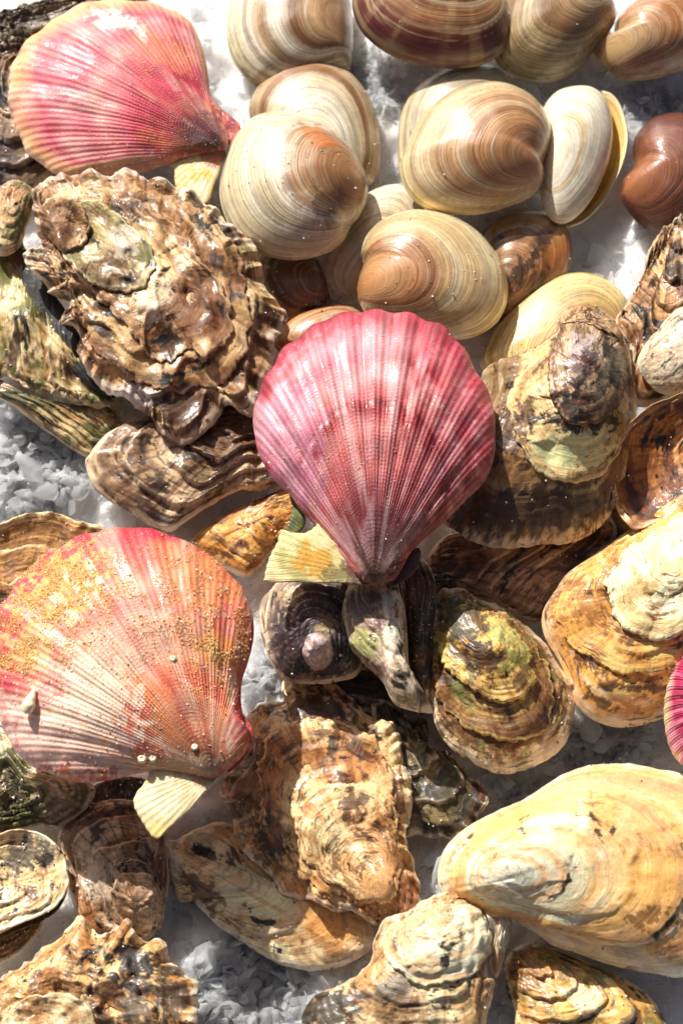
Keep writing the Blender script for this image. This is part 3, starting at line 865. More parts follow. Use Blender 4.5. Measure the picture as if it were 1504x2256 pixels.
# the big frilly oyster
oyster('big frilly brown oyster with ruffled rim, resting over the green one',
       [(75, 450), (78, 415), (95, 395), (122, 388), (150, 377), (200, 380), (240, 390), (275, 371), (300, 380), (330, 395), (370, 405), (420, 420), (450, 440),
        (480, 465), (505, 495), (535, 512), (560, 535), (574, 575), (580, 629), (603, 655), (628, 690), (622, 722), (606, 742), (606, 775), (596, 810),
        (576, 850), (566, 884), (552, 914), (520, 908), (505, 902), (487, 909), (466, 940), (440, 964), (400, 978), (370, 970), (350, 950), (326, 914),
        (285, 884), (240, 862), (215, 843), (186, 804), (168, 764), (176, 738), (158, 722), (131, 717), (133, 698), (152, 684), (155, 662), (138, 645),
        (108, 650), (104, 630), (82, 612), (62, 588), (53, 568), (72, 552), (88, 540), (80, 500)],
       150, 62, (140, 480), oyster_color(base=(206, 178, 132), mid=(158, 102, 50), dark=(86, 52, 24), black=(40, 34, 28), stain=0.52, blk=0.34, rim=(232, 222, 208), rimw=0.05,
                                        green=(150, 146, 92), grn=0.2, edge=0.5),
       lam=4, LA=12, rough=4.5, soft=0.15, frill=24, jag=4, warp=0.7, ruf=0.35, th=5, lower=70, grit=260, slope=(0.02, 0.04),
       bumps=[(355, 770, 40, -26), (480, 760, 60, 8), (330, 640, 60, 14), (180, 520, 40, -14), (430, 860, 50, -12)],
       layers=[
         ([(95, 430), (150, 402), (250, 395), (330, 420), (420, 455), (485, 505), (522, 560), (542, 640), (548, 720), (530, 800), (480, 848), (420, 862), (345, 855), (270, 822), (215, 772), (186, 715), (168, 640), (130, 560), (100, 500)], (135, 470),
          oyster_color(base=(206, 176, 126), mid=(164, 108, 52), dark=(84, 50, 22), stain=0.5, blk=0.25, rim=(196, 172, 140), rimw=0.03), dict(thick=8, jag=7, rough=5, lip=0.7)),
         ([(100, 450), (160, 420), (240, 425), (330, 462), (400, 515), (446, 575), (492, 640), (512, 700), (498, 758), (450, 790), (405, 770), (372, 806), (330, 785), (280, 725), (220, 665), (172, 612), (140, 560), (110, 500)], (135, 475),
          oyster_color(base=(222, 198, 150), mid=(168, 110, 56), dark=(92, 54, 24), stain=0.42, blk=0.14, rim=(214, 196, 166), rimw=0.03), dict(thick=9, jag=6, rough=5, lip=0.7, patches=[(345, 665, 60, 60, 20, (236, 224, 196), 0.8, 0.6), (420, 690, 60, 70, 30, (156, 98, 48), 0.7, 0.6), (375, 760, 26, 40, 20, (50, 34, 22), 0.8, 0.5)])),
         ([(92, 460), (130, 430), (190, 438), (250, 466), (305, 515), (342, 570), (332, 618), (282, 642), (222, 636), (172, 602), (130, 552), (102, 502)], (130, 480),
          oyster_color(base=(216, 204, 156), mid=(150, 116, 64), dark=(84, 58, 30), green=(140, 140, 86), grn=0.2, stain=0.4, blk=0.12, rim=(224, 214, 180), rimw=0.04), dict(thick=8, jag=5, rough=5, lip=0.6, patches=[(275, 530, 40, 44, 0, (206, 200, 186), 0.75, 0.5)])),
         ([(86, 466), (115, 440), (160, 444), (192, 474), (198, 515), (172, 546), (132, 546), (102, 512)], (130, 490),
          oyster_color(base=(206, 172, 130), mid=(150, 102, 62), dark=(84, 54, 30), stain=0.4, blk=0.05, rim=(200, 172, 136), rimw=0.06), dict(thick=7, jag=4, rough=5, lip=0.8))],
       patches=[(150, 480, 60, 55, 0, (92, 56, 34), 0.6, 0.5), (250, 590, 80, 45, -20, (196, 186, 130), 0.6, 0.6), (280, 530, 40, 50, 0, (196, 192, 176), 0.6, 0.6),
                (345, 670, 50, 70, 20, (238, 226, 196), 0.75, 0.7), (215, 850, 60, 28, 35, (236, 226, 210), 0.7, 0.6), (300, 870, 50, 26, 30, (228, 222, 224), 0.8, 0.5),
                (440, 740, 90, 50, -40, (152, 92, 44), 0.7, 0.6), (360, 775, 34, 30, 30, (54, 34, 20), 0.8, 0.5), (400, 905, 90, 46, -10, (120, 78, 24), 0.85, 0.5),
                (250, 800, 70, 40, 20, (214, 156, 84), 0.6, 0.7), (420, 640, 70, 60, 0, (166, 112, 60), 0.5, 0.7), (440, 490, 90, 30, 40, (44, 40, 36), 0.8, 0.6), (500, 590, 40, 80, -20, (110, 72, 40), 0.7, 0.6), (530, 760, 50, 90, 10, (150, 104, 52), 0.6, 0.6), (220, 700, 60, 60, 30, (120, 78, 40), 0.6, 0.6), (150, 420, 70, 24, -10, (120, 82, 50), 0.7, 0.6),
                (560, 640, 16, 120, 5, (196, 176, 130), 0.6, 0.6), (580, 860, 16, 40, 10, (236, 230, 230), 0.7, 0.4), (300, 420, 120, 14, 12, (150, 110, 70), 0.6, 0.6)])

# --- right side
oyster('dark frilly oyster at the right edge with a black ridge and brown pleats',
       [(1355, 715), (1380, 670), (1415, 605), (1432, 545), (1468, 500), (1504, 483), (1560, 485), (1610, 600), (1590, 760), (1500, 860), (1410, 892), (1388, 850), (1392, 780)],
       92, 52, (1490, 500), oyster_color(base=(206, 170, 120), mid=(146, 92, 48), dark=(80, 46, 24), stain=0.55, blk=0.4), lam=6, LA=22, soft=0.3, frill=14, pleat=8, npleat=14, grit=60)
oyster('white-knobbed oyster at the right edge in front of the dark frilly one',
       [(1405, 800), (1415, 770), (1440, 735), (1470, 700), (1504, 675), (1560, 665), (1590, 780), (1570, 860), (1504, 872), (1450, 862), (1420, 832)],
       140, 60, (1430, 800), oyster_color(base=(236, 222, 200), mid=(206, 180, 146), dark=(84, 58, 34), stain=0.42, blk=0.1), lam=4, LA=3, rough=1.5, fk=0.75, grit=20)
oyster('shaded brown oyster lying under the purple-beaked oyster and the wide yellow one',
       [(940, 1240), (970, 1190), (1010, 1175), (1060, 1180), (1150, 1180), (1250, 1160), (1330, 1120), (1400, 1110), (1420, 1180), (1310, 1260), (1240, 1320), (1195, 1372),
        (1120, 1352), (1040, 1322), (970, 1312), (942, 1290)],
       14, 46, (960, 1250), oyster_color(base=(214, 176, 130), mid=(150, 96, 56), dark=(86, 50, 26), stain=0.5, blk=0.2), lam=6, LA=10)
oyster('large tan oyster with a purple and black beak at right of the crimson scallop',
       [(1065, 818), (1100, 803), (1150, 785), (1190, 760), (1220, 735), (1230, 700), (1250, 680), (1290, 675), (1330, 690), (1352, 707), (1372, 742), (1387, 790), (1397, 850),
        (1403, 905), (1394, 965), (1378, 1040), (1357, 1100), (1330, 1150), (1282, 1187), (1240, 1196), (1200, 1195), (1150, 1206), (1090, 1206), (1045, 1195), (1000, 1165),
        (970, 1140), (1000, 1050), (1040, 940), (1058, 880)],
       112, 140, (1285, 745), oyster_color(base=(232, 212, 164), mid=(188, 146, 86), dark=(104, 68, 34), stain=0.2, blk=0.02, streak=0.5, ramp=[(0, (120, 100, 104)), (0.22, (96, 78, 74)), (0.3, (60, 46, 38)), (0.36, (236, 216, 166)), (0.6, (226, 202, 150)), (0.66, (128, 102, 68)), (0.85, (132, 106, 74)), (1, (196, 172, 136))]), c_shift=(10, 90), lam=5, LA=8, frill=8, jag=3, rough=6.0, lower=60, grit=120, th=5, fk=0.45,
       bumps=[(1285, 800, 70, 30), (1262, 930, 100, 34)],
       layers=[
         ([(1120, 870), (1150, 825), (1185, 795), (1215, 765), (1245, 720), (1300, 715), (1350, 750), (1372, 820), (1384, 900), (1372, 980), (1332, 1040), (1272, 1064), (1210, 1054), (1158, 1012), (1132, 950)], (1285, 760),
          oyster_color(base=(238, 220, 168), mid=(206, 166, 100), dark=(110, 72, 34), stain=0.2, blk=-0.05, streak=0.5, rim=(226, 206, 164), rimw=0.03), dict(thick=6, jag=4, rough=3, lip=0.1, fk=0.5, deep=1.12, patches=[(1262, 990, 90, 50, 0, (242, 228, 176), 0.7, 0.4), (1150, 930, 26, 60, 10, (110, 74, 36), 0.7, 0.7), (1285, 925, 88, 34, 0, (52, 38, 26), 0.85, 0.5)])),
         ([(1216, 770), (1230, 724), (1256, 692), (1300, 690), (1340, 712), (1366, 760), (1376, 830), (1368, 890), (1335, 926), (1285, 938), (1245, 924), (1218, 880), (1208, 820)], (1285, 715),
          oyster_color(base=(210, 190, 160), mid=(150, 116, 84), dark=(80, 54, 34), black=(44, 34, 28), stain=0.35, blk=0.1, rim=(110, 80, 56), rimw=0.04), dict(thick=8, jag=5, rough=4, lip=0.0, fk=0.75, patches=[(1278, 775, 46, 40, 20, (196, 184, 190), 0.8, 0.7), (1290, 806, 22, 34, 30, (112, 84, 96), 0.75, 0.8), (1345, 800, 16, 70, -10, (40, 32, 26), 0.9, 0.5), (1262, 890, 50, 40, 0, (52, 40, 32), 0.85, 0.7), (1310, 885, 34, 34, 0, (160, 130, 104), 0.6, 0.6), (1245, 760, 12, 50, 10, (214, 186, 146), 0.6, 0.6)])),
         ([(1232, 712), (1248, 684), (1290, 677), (1332, 692), (1356, 716), (1366, 744), (1340, 736), (1300, 716), (1262, 712)], (1300, 690),
          oyster_color(base=(222, 196, 160), mid=(176, 130, 80), dark=(90, 60, 34), stain=0.4, blk=0.1, rim=(214, 190, 156)), dict(thick=7, jag=3, rough=4, lip=0.2))],
       patches=[(1290, 770, 62, 75, 0, (120, 98, 100), 0.8, 0.6), (1270, 740, 34, 36, 0, (206, 190, 196), 0.6, 0.5), (1285, 880, 70, 45, 0, (66, 46, 34), 0.85, 0.6), (1345, 760, 20, 90, -14, (34, 28, 24), 0.9, 0.4), (1320, 780, 26, 40, 30, (70, 52, 44), 0.7, 0.6), (1270, 925, 75, 18, 0, (50, 38, 26), 0.85, 0.4),
                (1250, 985, 95, 45, -5, (232, 214, 160), 0.7, 0.5), (1250, 700, 40, 16, 20, (210, 180, 150), 0.6, 0.6), (1105, 960, 45, 60, 20, (96, 64, 34), 0.75, 0.7), (1180, 1125, 220, 66, -5, (112, 88, 62), 0.85, 0.4), (1340, 1050, 40, 110, 15, (140, 108, 72), 0.6, 0.6),  # the broad brown patch puts the skirt's shade into the colour
                (1345, 740, 14, 80, -20, (60, 48, 36), 0.7, 0.4)])
oyster('upturned oyster shell with brown hollow and pale orange rim at the right edge',
       [(1345, 1060), (1350, 1010), (1370, 960), (1400, 920), (1440, 890), (1504, 865), (1560, 858), (1610, 950), (1610, 1060), (1550, 1110), (1480, 1135), (1420, 1160), (1390, 1160), (1360, 1120)],
       170, -60, (1600, 960), oyster_color(base=(206, 150, 70), mid=(160, 96, 34), dark=(92, 50, 18), stain=0.5, blk=0.15, rim=(236, 200, 158), rimw=0.07, band=0.8), lam=2, LA=3, rough=3.0, frill=8, lower=70, slope=(0.1, 0.1), grit=20)
oyster('wide yellow-cream oyster with rust flecks at the right edge',
       [(1195, 1372), (1200, 1340), (1225, 1300), (1250, 1265), (1290, 1235), (1340, 1200), (1390, 1165), (1440, 1120), (1504, 1080), (1600, 1050), (1670, 1150), (1680, 1350), (1620, 1500),
        (1504, 1562), (1455, 1582), (1400, 1598), (1350, 1599), (1300, 1580), (1266, 1545), (1254, 1500), (1230, 1450), (1205, 1410)],
       84, 118, (1490, 1195), oyster_color(base=(240, 212, 144), mid=(214, 156, 70), dark=(126, 72, 26), stain=0.12, blk=0.0, streak=0.3, ramp=[(0, (226, 208, 180)), (0.3, (244, 232, 196)), (0.52, (242, 216, 150)), (0.56, (206, 150, 74)), (0.64, (232, 178, 86)), (0.78, (224, 164, 70)), (0.84, (240, 206, 130)), (0.92, (222, 166, 90)), (1, (214, 170, 120))]), lam=3, LA=7, fk=0.62, deep=1.2, rough=3.5, lower=40, grit=120, c_shift=(20, 40),
       layers=[
         ([(1228, 1335), (1290, 1272), (1400, 1182), (1504, 1112), (1620, 1080), (1662, 1250), (1600, 1400), (1504, 1468), (1420, 1488), (1335, 1470), (1262, 1422)], (1490, 1190),
          oyster_color(base=(240, 208, 134), mid=(222, 164, 78), dark=(128, 72, 26), stain=0.16, blk=-0.05, streak=0.3, rim=(226, 190, 120), rimw=0.02), dict(thick=6, jag=5, rough=4, fk=0.68, lip=0.1, patches=[(1290, 1330, 50, 50, 40, (160, 100, 50), 0.5, 0.8)])),
         ([(1334, 1292), (1360, 1236), (1420, 1184), (1504, 1130), (1600, 1100), (1640, 1200), (1600, 1330), (1504, 1394), (1440, 1412), (1382, 1396), (1350, 1350)], (1500, 1190),
          oyster_color(base=(246, 234, 196), mid=(228, 190, 124), dark=(128, 76, 32), stain=0.14, blk=-0.05, streak=0.25, rim=(236, 216, 170), rimw=0.02), dict(thick=10, jag=5, rough=4, fk=0.6, lip=0.1, deep=1.1))],
       patches=[(1440, 1270, 110, 100, 0, (240, 226, 186), 0.7, 0.5), (1300, 1420, 80, 80, 30, (226, 166, 66), 0.6, 0.6), (1270, 1310, 55, 60, 40, (150, 92, 44), 0.5, 0.8), (1400, 1515, 110, 9, 0, (96, 52, 30), 0.75, 0.8),
                (1320, 1545, 40, 14, 20, (90, 66, 36), 0.7, 0.6), (1300, 1460, 60, 12, 40, (110, 62, 26), 0.7, 0.9), (1490, 1150, 40, 50, 0, (226, 214, 196), 0.7, 0.6)])
oyster('round green and brown oyster with pale scalloped rim at centre right',
       [(947, 1450), (945, 1400), (952, 1350), (968, 1310), (985, 1297), (1020, 1300), (1045, 1318), (1075, 1325), (1120, 1350), (1160, 1385), (1205, 1425), (1240, 1480), (1258, 1520), (1265, 1555),
        (1255, 1600), (1240, 1640), (1205, 1670), (1160, 1692), (1110, 1702), (1060, 1690), (1010, 1660), (965, 1610), (950, 1560), (944, 1510)],
       84, 70, (1015, 1345), oyster_color(base=(222, 196, 120), mid=(172, 122, 56), dark=(92, 58, 26), green=(150, 156, 84), grn=0.02, stain=0.35, ramp=[(0, (92, 100, 74)), (0.22, (150, 150, 96)), (0.32, (150, 104, 50)), (0.4, (236, 206, 124)), (0.5, (206, 196, 120)), (0.56, (226, 180, 90)), (0.62, (140, 98, 48)), (0.8, (156, 116, 64)), (0.9, (206, 182, 132)), (1, (226, 214, 190))], blk=0.1, rim=(226, 216, 196), rimw=0.075), lam=3, LA=6, fk=0.7, rough=5.0, frill=9, jag=3,
       lower=50, grit=200, bumps=[(1090, 1450, 70, 22), (1080, 1560, 60, -8)],
       layers=[
         ([(950, 1462), (972, 1400), (1010, 1350), (1100, 1350), (1172, 1412), (1212, 1480), (1222, 1540), (1200, 1602), (1150, 1632), (1080, 1630), (1010, 1592), (965, 1532)], (1015, 1350),
          oyster_color(base=(206, 176, 110), mid=(156, 108, 52), dark=(88, 56, 26), green=(140, 146, 76), grn=0.1, stain=0.45, blk=0.02, rim=(206, 196, 140), rimw=0.03), dict(thick=6, jag=6, rough=5, fk=0.7, lip=0.3)),
         ([(957, 1402), (1000, 1342), (1070, 1346), (1120, 1380), (1160, 1422), (1178, 1480), (1168, 1522), (1132, 1548), (1080, 1542), (1030, 1512), (982, 1470)], (1015, 1350),
          oyster_color(base=(236, 212, 134), mid=(206, 160, 70), dark=(98, 58, 26), green=(160, 166, 92), grn=0.2, stain=0.3, blk=-0.05, rim=(222, 212, 130), rimw=0.03), dict(thick=10, jag=6, rough=6, fk=0.7, lip=0.2, patches=[(1015, 1375, 66, 52, 20, (84, 94, 74), 0.8, 0.5), (1060, 1450, 50, 40, 30, (100, 60, 26), 0.8, 0.7), (1120, 1400, 30, 50, -40, (176, 182, 116), 0.7, 0.5), (1150, 1500, 26, 30, 0, (108, 66, 28), 0.7, 0.7)]))],
       patches=[(1020, 1370, 70, 50, 40, (74, 88, 58), 0.85, 0.5), (1110, 1400, 40, 60, -50, (160, 168, 100), 0.65, 0.6), (1075, 1450, 60, 34, 35, (98, 60, 28), 0.8, 0.6), (1110, 1470, 40, 50, 20, (232, 204, 120), 0.75, 0.6),
                (1050, 1510, 75, 16, 22, (206, 206, 130), 0.75, 0.5), (1150, 1495, 40, 36, 0, (102, 64, 28), 0.75, 0.6), (1080, 1610, 80, 55, 10, (120, 84, 40), 0.6, 0.6), (1180, 1590, 40, 16, -35, (180, 178, 90), 0.7, 0.5), (1195, 1490, 34, 70, -20, (120, 92, 56), 0.5, 0.6)])

# --- below the crimson scallop
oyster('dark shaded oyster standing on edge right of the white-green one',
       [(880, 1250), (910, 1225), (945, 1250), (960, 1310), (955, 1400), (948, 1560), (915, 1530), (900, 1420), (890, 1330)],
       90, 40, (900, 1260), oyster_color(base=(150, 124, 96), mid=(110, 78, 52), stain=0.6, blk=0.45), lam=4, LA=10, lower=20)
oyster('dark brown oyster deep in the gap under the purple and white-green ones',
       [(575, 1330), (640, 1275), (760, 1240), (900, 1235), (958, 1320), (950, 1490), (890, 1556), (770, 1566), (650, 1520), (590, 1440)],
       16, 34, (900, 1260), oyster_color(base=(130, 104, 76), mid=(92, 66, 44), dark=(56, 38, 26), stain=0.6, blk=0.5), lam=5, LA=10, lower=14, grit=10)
oyster('small dark purple oyster with a curled white beak below the crimson scallop',
       [(585, 1372), (590, 1330), (605, 1290), (650, 1262), (720, 1262), (780, 1290), (800, 1400), (790, 1480), (735, 1502), (680, 1506), (630, 1500), (602, 1460), (588, 1422)],
       120, 84, (702, 1436), oyster_color(base=(206, 190, 180), mid=(116, 88, 98), dark=(74, 54, 58), stain=0.3, blk=0.05, band=0.3, ramp=[(0, (244, 232, 224)), (0.1, (240, 224, 214)), (0.14, (130, 92, 104)), (0.2, (206, 180, 176)), (0.26, (92, 66, 78)), (0.36, (150, 118, 128)), (0.44, (84, 60, 70)), (0.56, (160, 134, 136)), (0.66, (70, 54, 60)), (0.85, (120, 100, 96)), (1, (190, 176, 150))]), lam=9, LA=9, rough=3.0, slope=(-0.1, 0.05), lower=90, grit=60,
       bumps=[(702, 1432, 26, 34), (740, 1340, 40, -30)],
       layers=[([(678, 1404), (700, 1396), (724, 1410), (734, 1440), (722, 1468), (696, 1478), (674, 1462), (666, 1430)], (704, 1428),
          oyster_color(base=(214, 194, 190), mid=(150, 118, 128), dark=(110, 80, 90), stain=0.15, blk=-0.1, streak=0.5, rim=(170, 140, 146), rimw=0.1), dict(thick=12, jag=2, rough=5, lip=0.0, fk=0.4, deep=1.0))],
       patches=[(650, 1420, 60, 70, 10, (92, 74, 84), 0.7, 0.5), (700, 1432, 24, 28, 20, (240, 226, 216), 0.95, 0.25), (640, 1310, 22, 40, 0, (206, 190, 150), 0.7, 0.6), (720, 1380, 22, 50, 20, (190, 176, 130), 0.6, 0.7), (760, 1400, 30, 70, 0, (60, 50, 34), 0.7, 0.6)])
oyster('narrow white, green and purple oyster hanging below the crimson scallop',
       [(755, 1370), (758, 1330), (770, 1285), (800, 1255), (860, 1262), (882, 1310), (892, 1350), (896, 1400), (902, 1480), (922, 1530), (952, 1566), (905, 1562), (868, 1548), (842, 1500), (800, 1460), (768, 1420)],
       160, 56, (820, 1280), oyster_color(base=(238, 228, 208), mid=(178, 160, 132), dark=(96, 72, 52), stain=0.3, blk=0.08, rim=(240, 232, 216), rimw=0.06), lam=5, LA=8, rough=4.5, lower=110, grit=40, frill=6,
       patches=[(795, 1330, 40, 45, 0, (128, 124, 126), 0.7, 0.6), (805, 1420, 36, 40, 30, (176, 182, 116), 0.8, 0.5), (825, 1370, 26, 24, 0, (150, 110, 120), 0.7, 0.6), (835, 1480, 30, 26, 30, (150, 118, 124), 0.6, 0.6), (875, 1430, 14, 16, 0, (60, 42, 30), 0.8, 0.5), (870, 1345, 14, 18, 0, (166, 100, 50), 0.6, 0.6), (860, 1400, 16, 60, 0, (242, 234, 220), 0.7, 0.5)])
oyster('dark green frilly oyster behind the right side of the broad flaky brown oyster',
       [(820, 1550), (868, 1556), (905, 1588), (932, 1582), (946, 1600), (940, 1635), (958, 1655), (985, 1660), (1022, 1690), (1040, 1722), (1076, 1746), (1070, 1778), (1055, 1800), (1052, 1832), (1020, 1846),
        (970, 1845), (920, 1835), (870, 1830), (840, 1700)],
       26, 26, (850, 1580), oyster_color(base=(170, 156, 112), mid=(112, 88, 52), dark=(70, 52, 30), green=(96, 94, 48), grn=0.4, stain=0.55, blk=0.3, rim=(232, 222, 208), rimw=0.06), lam=4, LA=18, soft=0.4, frill=24, jag=4, rough=5.5, grit=60)
oyster('broad flaky brown oyster with a pointed tip lying in the bottom centre',
       [(540, 1592), (565, 1562), (600, 1542), (622, 1546), (624, 1506), (642, 1500), (690, 1510), (722, 1506), (756, 1520), (786, 1552), (812, 1572), (850, 1588), (878, 1620), (890, 1680), (905, 1722),
        (905, 1790), (892, 1832), (900, 1870), (916, 1920), (928, 1962), (924, 2002), (902, 2030), (868, 2045), (822, 2034), (780, 2010), (730, 2004), (670, 1980), (622, 1974), (605, 1940), (560, 1900),
        (522, 1850), (510, 1800), (490, 1762), (486, 1738), (510, 1690), (538, 1640)],
       62, 44, (846, 1980), oyster_color(base=(234, 206, 154), mid=(200, 138, 72), dark=(104, 62, 30), black=(46, 38, 32), stain=0.3, blk=0.05, streak=0.6, rim=(232, 222, 208), rimw=0.035), lam=4, LA=7, soft=0.6, rough=5.0, frill=22, jag=4, th=5, fk=0.75,
       lower=60, grit=180, pleat=1.5, npleat=17, slope=(0.03, -0.03), bumps=[(840, 1950, 60, 26), (890, 1900, 22, -22)],
       layers=[
         ([(588, 1640), (640, 1590), (740, 1590), (822, 1625), (862, 1700), (874, 1790), (882, 1880), (870, 1960), (842, 1992), (780, 1986), (690, 1950), (622, 1900), (574, 1800), (566, 1710)], (840, 1975),
          oyster_color(base=(236, 208, 156), mid=(206, 146, 78), dark=(112, 66, 30), stain=0.3, blk=0.04, streak=0.6, rim=(222, 196, 150), rimw=0.02), dict(thick=5, jag=8, rough=6, fk=0.8, lip=0.5, patches=[(735, 1640, 14, 50, 10, (58, 42, 30), 0.7, 0.7), (780, 1790, 34, 46, 20, (92, 54, 32), 0.8, 0.7), (600, 1850, 40, 50, 40, (66, 56, 46), 0.5, 0.7)])),
         ([(655, 1795), (690, 1742), (760, 1722), (832, 1742), (866, 1800), (876, 1880), (866, 1952), (846, 1982), (812, 1986), (760, 1960), (702, 1930), (660, 1872)], (842, 1970),
          oyster_color(base=(238, 214, 166), mid=(214, 160, 96), dark=(120, 70, 34), stain=0.26, blk=0.0, streak=0.5, rim=(226, 200, 156), rimw=0.02), dict(thick=6, jag=5, rough=5, fk=0.75, lip=0.2, patches=[(830, 1930, 40, 46, 10, (226, 180, 130), 0.6, 0.5), (775, 1780, 36, 40, 20, (92, 54, 32), 0.7, 0.7)]))],
       patches=[(560, 1720, 70, 120, 10, (92, 66, 38), 0.55, 0.6), (700, 1560, 80, 40, 0, (64, 52, 42), 0.75, 0.6), (780, 1790, 26, 50, 20, (92, 56, 34), 0.8, 0.6), (820, 1920, 50, 60, 10, (222, 180, 128), 0.6, 0.5),
                (735, 1640, 14, 50, 10, (58, 42, 30), 0.7, 0.7), (600, 1850, 40, 50, 40, (58, 50, 42), 0.7, 0.6), (880, 1760, 12, 60, 0, (110, 66, 40), 0.7, 0.6), (895, 1960, 20, 70, -10, (158, 104, 58), 0.7, 0.5), (770, 1700, 60, 60, 0, (236, 206, 150), 0.5, 0.7), (612, 1870, 30, 60, 30, (170, 140, 100), 0.3, 0.6)])
oyster('long cream oyster lying diagonally with a dark pit at its upper end',
       [(345, 1868), (354, 1855), (390, 1850), (440, 1828), (500, 1815), (570, 1850), (630, 1940), (710, 1985), (790, 2010), (822, 2050), (812, 2090), (770, 2120), (700, 2136), (640, 2131), (590, 2112),
        (540, 2080), (490, 2050), (450, 2010), (420, 1982), (398, 1988), (384, 1960), (365, 1910)],
       14, 40, (380, 1870), oyster_color(base=(238, 222, 184), mid=(206, 166, 106), dark=(110, 78, 44), stain=0.28, blk=0.05, streak=0.35, rim=(232, 222, 208), rimw=0.06), lam=3, LA=9, fk=0.3, frill=13, jag=2, lower=40, grit=60,
       bumps=[(445, 1880, 26, -26)],
       patches=[(448, 1878, 34, 15, 25, (70, 50, 38), 0.9, 0.4), (440, 1960, 26, 70, -40, (112, 92, 66), 0.7, 0.7), (720, 2050, 60, 40, 30, (226, 166, 86), 0.7, 0.6), (380, 1900, 12, 50, -15, (226, 222, 214), 0.7, 0.5), (720, 2090, 60, 26, 20, (150, 110, 60), 0.4, 0.8)])
oyster('brown and grey oyster in the shade left of the long cream oyster',
       [(140, 1890), (128, 1850), (150, 1810), (220, 1770), (310, 1770), (355, 1810), (372, 1900), (370, 1970), (355, 2030), (320, 2072), (250, 2085), (190, 2050), (158, 1980)],
       20, 62, (325, 1985), oyster_color(base=(206, 190, 164), mid=(150, 108, 66), dark=(84, 56, 34), stain=0.5, blk=0.25), lam=5, LA=18, rough=5.5, bumps=[(315, 1985, 40, 24)],
       layers=[
         ([(245, 1962), (268, 1930), (310, 1924), (346, 1945), (364, 1990), (356, 2032), (326, 2062), (286, 2052), (256, 2012)], (330, 1990),
          oyster_color(base=(214, 194, 166), mid=(166, 128, 88), dark=(94, 66, 44), stain=0.25, blk=0.1, rim=(206, 186, 156), rimw=0.04), dict(thick=11, jag=3, rough=3, lip=0.0, fk=0.4)),],
       patches=[(300, 1980, 50, 60, 0, (206, 186, 160), 0.7, 0.5), (340, 2010, 14, 30, 0, (64, 56, 50), 0.7, 0.5), (215, 1930, 34, 60, -20, (206, 196, 180), 0.5, 0.7), (190, 2010, 26, 50, -20, (214, 150, 76), 0.5, 0.7)])
oyster('green and white lumpy oyster at the left edge under the sandy scallop',
       [(-50, 1640), (0, 1600), (40, 1640), (80, 1680), (150, 1700), (206, 1735), (192, 1780), (152, 1812), (125, 1826), (90, 1818), (40, 1832), (-50, 1830)],
       50, 52, (40, 1760), oyster_color(base=(218, 212, 180), mid=(140, 124, 84), dark=(74, 62, 36), green=(112, 118, 62), grn=0.45, stain=0.45, blk=0.25), lam=6, LA=16, rough=6.0, grit=50)
oyster('small dark oyster with pale rim tucked behind the ear of the sandy scallop',
       [(195, 1766), (205, 1735), (250, 1715), (320, 1720), (335, 1780), (305, 1816), (250, 1814), (214, 1797)],
       46, -12, (270, 1730), oyster_color(base=(110, 102, 90), mid=(70, 62, 54), stain=0.5, blk=0.5, rim=(196, 186, 172), rimw=0.08), lam=4, LA=8, frill=5, lower=20)
oyster('small brown oyster at the left edge under the open cream shell',
       [(-50, 2060), (30, 2010), (95, 2005), (80, 2060), (20, 2110), (-50, 2130)],
       20, 24, (40, 2040), oyster_color(base=(170, 130, 80), mid=(110, 76, 42), stain=0.55, blk=0.3), lam=5, LA=8, lower=14)
oyster('open cream oyster shell with grey patch at the left edge near the bottom',
       [(-50, 1850), (0, 1840), (40, 1831), (80, 1835), (115, 1855), (140, 1888), (146, 1920), (151, 1945), (140, 1972), (118, 2000), (80, 2020), (30, 2042), (0, 2056), (-50, 2075)],
       84, -14, (-30, 1960), oyster_color(base=(236, 216, 170), mid=(206, 166, 104), dark=(110, 76, 46), stain=0.3, blk=0.05, rim=(240, 228, 204), rimw=0.1), lam=4, LA=8, frill=7, lower=46, low_off=(0, -14),
       patches=[(60, 1885, 75, 34, -8, (132, 128, 118), 0.85, 0.5), (95, 1895, 26, 14, -20, (60, 54, 50), 0.8, 0.5), (60, 1965, 26, 16, 30, (120, 84, 54), 0.7, 0.7), (10, 1975, 20, 16, 0, (244, 236, 220), 0.7, 0.5)])
